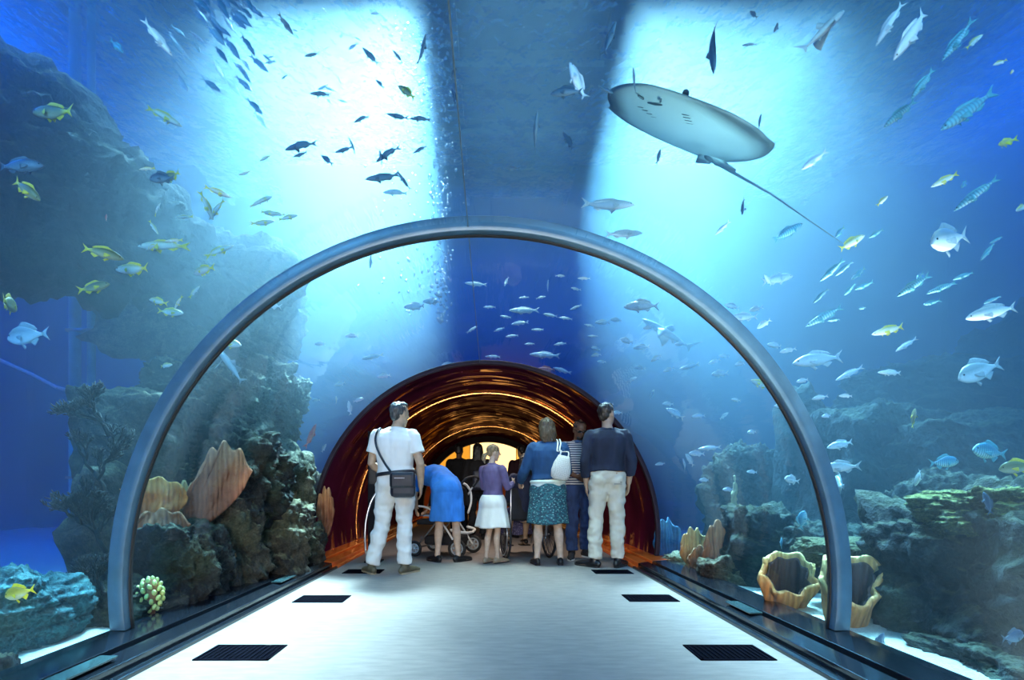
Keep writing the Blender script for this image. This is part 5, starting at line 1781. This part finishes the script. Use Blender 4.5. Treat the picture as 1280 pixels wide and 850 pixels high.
# 6 --- man in navy shirt and beige trousers, back turned, looking right
p = Pose(yaw=R(-42), nod=R(5), wide=1.04, build=1.0, elR=(.245, -.05, 1.14), wrR=(.235, .03, .90), elL=(-.235, -.03, 1.13), wrL=(-.215, .05, .88), neck=(.0, -.01, 1.475), head=(.0, .02, 1.635),
         knR=(.105, .01, .50), anR=(.11, -.01, .085), toeR=(.20, .13, .03), knL=(-.115, .02, .50), anL=(-.14, -.01, .085), toeL=(-.26, .11, .03), tilt=R(-4))
t = person('man in dark navy shirt and beige trousers with his back turned', 759, 709, 3, 1.86, p)
man6 = t
part('body', body_mesh(p, SK_TAN), t)
part('hair', hair_mesh(p, HDB, 'short', 6), t); eyes(p, t)
part('navy_shirt', top_mesh(p, M_NAVY, hem=.20, sleeve=1.55, inflate=.026, seed=9, slv_r=.016), t)
part('trousers', trouser_mesh(p, M_BEIGE, seed=10, loose=1.06), t)
pk = MB().box((.045, -.165, .885), (.125, -.158, .895)); pk.box((.105, -.168, .90), (.125, -.160, .915))
pk.build('back_pocket', plain('pocket_edge', (.30, .27, .20), .8), t, smooth=False)
shoes(p, t, M_SHOEB, plain('dark_sole', (.02, .02, .02), .6))

# 7 --- dark figures farther down the passage
p = Pose(yaw=R(10), elR=(.24, .02, 1.13), wrR=(.16, .22, 1.0), wide=1.0)
t = person('person with long hair and a small backpack dark against the hall light', 597, 674, 0, 1.66, p)
back7 = t
part('body', body_mesh(p, SK_TAN, voxel=.009), t)
part('hair', hair_mesh(p, HB, 'long', 7, .009), t)
part('jacket', top_mesh(p, M_BLACKC, hem=.05, sleeve=1.95, inflate=.03, seed=11, slv_r=.02, voxel=.012), t)
part('trousers', trouser_mesh(p, M_BLACKC, seed=12, voxel=.012), t)
shoes(p, t, M_SHOEB)
M7 = frame_of(t)
bp = thing('backpack', 'small dark backpack on the person with long hair', 'backpack', M7 @ V((.03, -.195, 1.08)))
MB().box((-.11, -.06, -.17), (.11, .06, .17)).build('pack', plain('dark_nylon', (.02, .025, .045), .5), bp, smooth=False, bevel=.04)
MB().box((-.08, -.09, -.13), (.08, -.055, .0)).build('front_pocket', plain('grey_nylon', (.06, .07, .11), .5), bp, smooth=False, bevel=.02)
for s in (-1, 1):
    MB().loft(smooth_path([(s * .07, .05, .15), (s * .08, .09, .27), (s * .085, .20, .33), (s * .09, .30, .22)]), [(.018, .004)] * 19, side=(1, 0, 0), n=6).build('strap', plain('dark_nylon', (.02, .025, .045), .5), bp)
p = Pose(yaw=R(-15), wide=1.05)
t = person('person with cropped hair in dark clothes nearest the left of the lit hall', 574, 668, 0, 1.72, p)
part('body', body_mesh(p, SK_DARK, voxel=.009), t)
part('hair', hair_mesh(p, HB, 'short', 8, .009), t)
part('jacket', top_mesh(p, M_BLACKC, hem=.05, sleeve=1.95, inflate=.03, seed=13, slv_r=.02, voxel=.012), t)
part('trousers', trouser_mesh(p, M_BLACKC, seed=14, voxel=.012), t)
shoes(p, t, M_SHOEB)
p = Pose(yaw=R(20), elR=(.25, .05, 1.13), wrR=(.12, .26, 1.05))
t = person('person in dark clothes half hidden between the girl and the woman in blue', 652, 672, -10, 1.66, p)
part('body', body_mesh(p, SK_TAN, voxel=.009), t)
part('hair', hair_mesh(p, HB, 'short', 9, .009), t)
part('jacket', top_mesh(p, cloth('maroon_jacket', (.03, .006, .01), .3), hem=.05, sleeve=1.95, inflate=.03, seed=15, slv_r=.02, voxel=.012), t)
part('trousers', trouser_mesh(p, M_BLACKC, seed=16, voxel=.012), t)
shoes(p, t, M_SHOEB)
# ------------------------------------------------------------------ pram, wheelchair, posts, grates
M_FRAME = plain('silver_tube', (.55, .57, .60), .28, .9)
M_WFRAME = plain('white_tube', (.78, .80, .80), .35)
M_FABRIC = cloth('black_fabric', (.012, .013, .018), .3, 14)
M_TYRE = plain('tyre', (.012, .012, .014), .7)


def ring_pts(r, n=36):
    return [(0, r * math.cos(2 * PI * k / n), r * math.sin(2 * PI * k / n)) for k in range(n)]


def torus(r, q, n=40, m=10):
    mb = MB(); vs, fs = [], []
    for i in range(n):
        a = 2 * PI * i / n
        for j in range(m):
            b = 2 * PI * j / m
            rr = r + q * math.cos(b)
            vs.append((q * math.sin(b), rr * math.cos(a), rr * math.sin(a)))
    for i in range(n):
        for j in range(m):
            fs.append((i * m + j, ((i + 1) % n) * m + j, ((i + 1) % n) * m + (j + 1) % m, i * m + (j + 1) % m))
    return mb.add(vs, fs)


def wheel(parent, loc, r, q, spokes=8, hub=.022, rim=None):
    w_ = torus(r - q, q).build('wheel', M_TYRE, parent, loc=loc)
    torus(r - 2.4 * q, q * .6).build('rim', rim or M_FRAME, w_)
    sp = MB()
    for k in range(spokes):
        a = 2 * PI * k / spokes
        sp.loft([(0, 0, 0), (0, (r - 2.4 * q) * math.cos(a), (r - 2.4 * q) * math.sin(a))], [q * .3 if spokes > 10 else q * .7, q * .25 if spokes > 10 else q * .5], n=6)
    sp.loft([(-hub, 0, 0), (hub, 0, 0)], [hub, hub], n=14)
    sp.build('spokes', rim or M_FRAME, w_)
    return w_


# pram: handle towards the camera right, seat and hood under the bending woman
pr = thing('pram', 'black pram with white frame under the woman in the blue dress', 'pram', (-.56, 6.92, 0), (0, 0, R(72)))
for s in (-1, 1):
    for y in (-.30, .30):
        wheel(pr, (s * .30, y, .125 if y < 0 else .105), .125 if y < 0 else .105, .020, 6, .024, plain('grey_hub', (.42, .46, .50), .4, .2))
for s in (-1, 1):
    tube(smooth_path([(s * .27, -.30, .13), (s * .27, -.10, .42), (s * .25, .10, .62), (s * .25, .26, .66)]), .013).build('side_frame', M_WFRAME, pr)
    tube([(s * .27, .30, .11), (s * .26, .05, .40), (s * .25, -.32, .92)], .012).build('side_frame', M_FRAME, pr)
tube(smooth_path([(-.25, -.32, .92), (-.24, -.40, 1.02), (0, -.43, 1.05), (.24, -.40, 1.02), (.25, -.32, .92)]), .016).build('handle', M_FABRIC, pr)
tube([(-.29, -.30, .125), (.29, -.30, .125)], .010).build('axle', M_FRAME, pr)
tube([(-.29, .30, .105), (.29, .30, .105)], .010).build('axle', M_FRAME, pr)
tube(smooth_path([(-.30, -.22, .36), (-.26, -.34, .33), (0, -.38, .31), (.26, -.34, .33), (.30, -.22, .36)]), .018).build('bumper_bar', M_WFRAME, pr)
MB().box((-.23, -.26, .15), (.23, .20, .27)).build('basket', M_FABRIC, pr, smooth=False, bevel=.03)
sg = [[((-.23 + .46 * i / 6), lerp(-.20, .30, j / 8), .44 + .28 * max(0, .5 - j / 8) ** 1.4 * 2 + .02 * math.sin(i * PI / 6)) for j in range(9)] for i in range(7)]
MB().sheet(sg, .05).build('seat', M_FABRIC, pr)
hood = []
for i in range(13):
    a = PI * i / 12
    hood.append([(-.25 * math.cos(a), lerp(-.26, .12, j / 6), .66 + (.24 + .10 * math.sin(PI * j / 6)) * math.sin(a)) for j in range(7)])
MB().sheet(hood, .014).build('hood', M_FABRIC, pr)
tube(smooth_path([(.27, -.24, .56), (.33, -.26, .70), (.335, -.25, .84), (.28, -.22, .93), (.20, -.2, .96)]), .016).build('hood_rim', M_WFRAME, pr)

# wheelchair facing away, with its rider
wc = thing('wheelchair', 'wheelchair with thin spoked wheels in front of the woman in blue', 'wheelchair', (.53, 6.55, 0), (0, 0, R(11)))
for s in (-1, 1):
    w_ = wheel(wc, (s * .285, 0, .305), .305, .014, 20, .026, plain('dark_rim', (.10, .10, .12), .3, .7))
    torus(.255, .007).build('push_rim', M_FRAME, w_, loc=(s * .035, 0, 0))
    wheel(wc, (s * .22, .42, .075), .075, .014, 6, .016)
    tube([(s * .235, -.10, .92), (s * .235, -.08, .50), (s * .235, -.06, .30)], .012).build('back_post', M_FRAME, wc)
    tube([(s * .235, -.10, .92), (s * .235, -.22, .93)], .016).build('push_handle', M_BLACK, wc)
    tube(smooth_path([(s * .235, -.08, .50), (s * .235, .36, .49), (s * .23, .44, .40), (s * .21, .56, .14)]), .011).build('side_tube', M_FRAME, wc)
    tube([(s * .235, -.06, .30), (s * .235, .36, .28), (s * .225, .42, .12)], .010).build('lower_tube', M_FRAME, wc)
    MB().box((s * .24 - .02, -.05, .68), (s * .24 + .02, .28, .71)).build('armrest', M_BLACK, wc, smooth=False, bevel=.01)
    MB().box((s * .12 - .07, .52, .10), (s * .12 + .07, .68, .115)).build('footplate', M_BLACK, wc, smooth=False, bevel=.004)
MB().box((-.225, -.07, .485), (.225, .36, .52)).build('seat', M_FABRIC, wc, smooth=False, bevel=.012)
MB().box((-.23, -.105, .50), (.23, -.075, .90)).build('backrest', M_FABRIC, wc, smooth=False, bevel=.012)

p = Pose(pelvis=(0, .06, .60), waist=(0, .02, .73), chest=(0, .0, .94), neck=(0, .01, 1.11), head=(0, .05, 1.255), shR=(.18, .0, 1.06), elR=(.23, .08, .80), wrR=(.17, .30, .72),
         shL=(-.18, .0, 1.06), elL=(-.23, .08, .80), wrL=(-.17, .30, .72), hipR=(.10, .10, .60), knR=(.12, .50, .60), anR=(.12, .56, .205), toeR=(.13, .66, .15),
         hipL=(-.10, .10, .60), knL=(-.12, .50, .60), anL=(-.12, .56, .205), toeL=(-.13, .66, .15), build=.98, nod=R(-10))
t = thing('person', 'person seated in the wheelchair wearing a dark top and mauve patterned skirt', 'person', (.53, 6.53, 0), (0, 0, R(11)), None, .96)
mb0 = body_mesh(p, SK_TAN, voxel=.008)
part('body', mb0, t)
part('hair', hair_mesh(p, HB, 'bob', 10, .008), t)
part('dark_top', top_mesh(p, cloth('dark_blue_top', (.012, .016, .045), .3), hem=.1, sleeve=1.9, inflate=.024, seed=17, slv_r=.018, voxel=.011), t)
mb = MB()
mb.loft([(0, .02, .60), (0, .30, .61), (0, .52, .56), (0, .60, .42), (0, .62, .27)], [(.20, .11), (.215, .10), (.22, .10), (.22, .07), (.25, .06)], side=(1, 0, 0), n=24, power=2.4)
mb.loft([(-.21, .30, .58), (-.27, .22, .44), (-.275, .20, .30)], [(.05, .10), (.04, .16), (.02, .19)], side=(1, 0, 0), n=16)
part('skirt', remeshed(mb, 'skirt', print_mat('mauve_print', (.10, .09, .22), (.05, .05, .12), (.30, .28, .42), 40), .011, 3, wrinkle(.012, 12, .5, 4)), t)
for an, toe in ((p.anR, p.toeR), (p.anL, p.toeL)):
    m_ = MB().loft([V((an.x, .50, .17)), V((an.x, .56, .175)), V((an.x, .66, .165)), V((an.x, .74, .155))], [(.03, .035), (.036, .04), (.042, .03), (.03, .02)], side=(1, 0, 0), n=14, round_ends=True)
    part('shoe', m_.mesh('shoe', M_SHOEB), t)

# dark information post with a bent silver rail beside it
po = thing('information_post', 'tall flat black post standing by the left ledge', 'post', at(467.5, 700, 6.25))
po.location.z = 0
MB().box((-.065, -.05, 0), (.065, .05, 1.585)).build('panel', plain('matte_black', (.003, .003, .006), .7, 0, .15), po, smooth=False, bevel=.006)
MB().box((-.10, -.10, 0), (.10, .10, .018)).build('foot_plate', plain('matte_black', (.003, .003, .006), .7, 0, .15), po, smooth=False, bevel=.004)
MB().box((-.045, -.052, .95), (.045, -.0485, 1.50)).build('display', plain('dark_display', (.005, .006, .010), .3, 0, .3), po, smooth=False)
rl = tube(smooth_path([(0, 0, .0), (-.012, 0, .20), (0, .01, .42), (.05, .03, .62), (.11, .05, .74)]), .014).build('hand_rail', M_FRAME, loc=at(457.5, 609, 6.16))
rl.location.z = .10
tag(rl, 'bent silver rail rising beside the black post', 'rail')

# floor grates: dark frames with slats let into the carpet
GM = plain('grate_metal', (.004, .004, .007), .8, 0, 0)
GP = plain('grate_pit', (.002, .002, .003), .9, 0, 0)
GRATES = [(-1, 816, 'left floor grate nearest the camera'), (-1, 749, 'second left floor grate from the camera'), (-1, 714.5, 'left floor grate by the feet of the man in white'),
          (1, 816, 'right floor grate nearest the camera'), (1, 748, 'second right floor grate from the camera'), (1, 715, 'right floor grate by the feet of the man in the navy shirt')]
for sgn, py, lab in GRATES:
    D = FPX * CAMZ / (py - VPY)
    gx = sgn * 1.335 + .03
    g = thing('floor_grate', lab, 'grate', (gx, D, 0))
    hx, hy = .20, .128
    MB().box((-hx + .01, -hy + .01, .0008), (hx - .01, hy - .01, .002)).build('pit', GP, g, smooth=False)
    f_ = MB()
    for lo, hi in (((-hx, -hy, 0), (hx, -hy + .014, .006)), ((-hx, hy - .014, 0), (hx, hy, .006)), ((-hx, -hy, 0), (-hx + .014, hy, .006)), ((hx - .014, -hy, 0), (hx, hy, .006))):
        f_.box(lo, hi)
    f_.build('frame', GM, g, smooth=False)
    s_ = MB()
    for k in range(13):
        x = -hx + .03 + k * (2 * hx - .06) / 12
        s_.box((x - .007, -hy + .01, .001), (x + .007, hy - .01, .005))
    s_.build('slats', GM, g, smooth=False)

# slim glass plates let into the ledges
for sgn, py in ((-1, 833), (-1, 722), (1, 757)):
    D = FPX * (CAMZ - LEDGE) / (py - VPY)
    o = MB().box((sgn * 1.80 - .045, D - .17, .0), (sgn * 1.80 + .045, D + .17, .012)).build('glass_plate', plain('pale_glass_plate', (.03, .06, .065), .08), smooth=False, bevel=.003)
    o.location = (0, 0, .078)
    tag(o, {833: 'pale glass plate in the left ledge nearest the camera', 722: 'small pale glass plate far along the left ledge', 757: 'pale glass plate in the right ledge'}[py], 'glass plate')
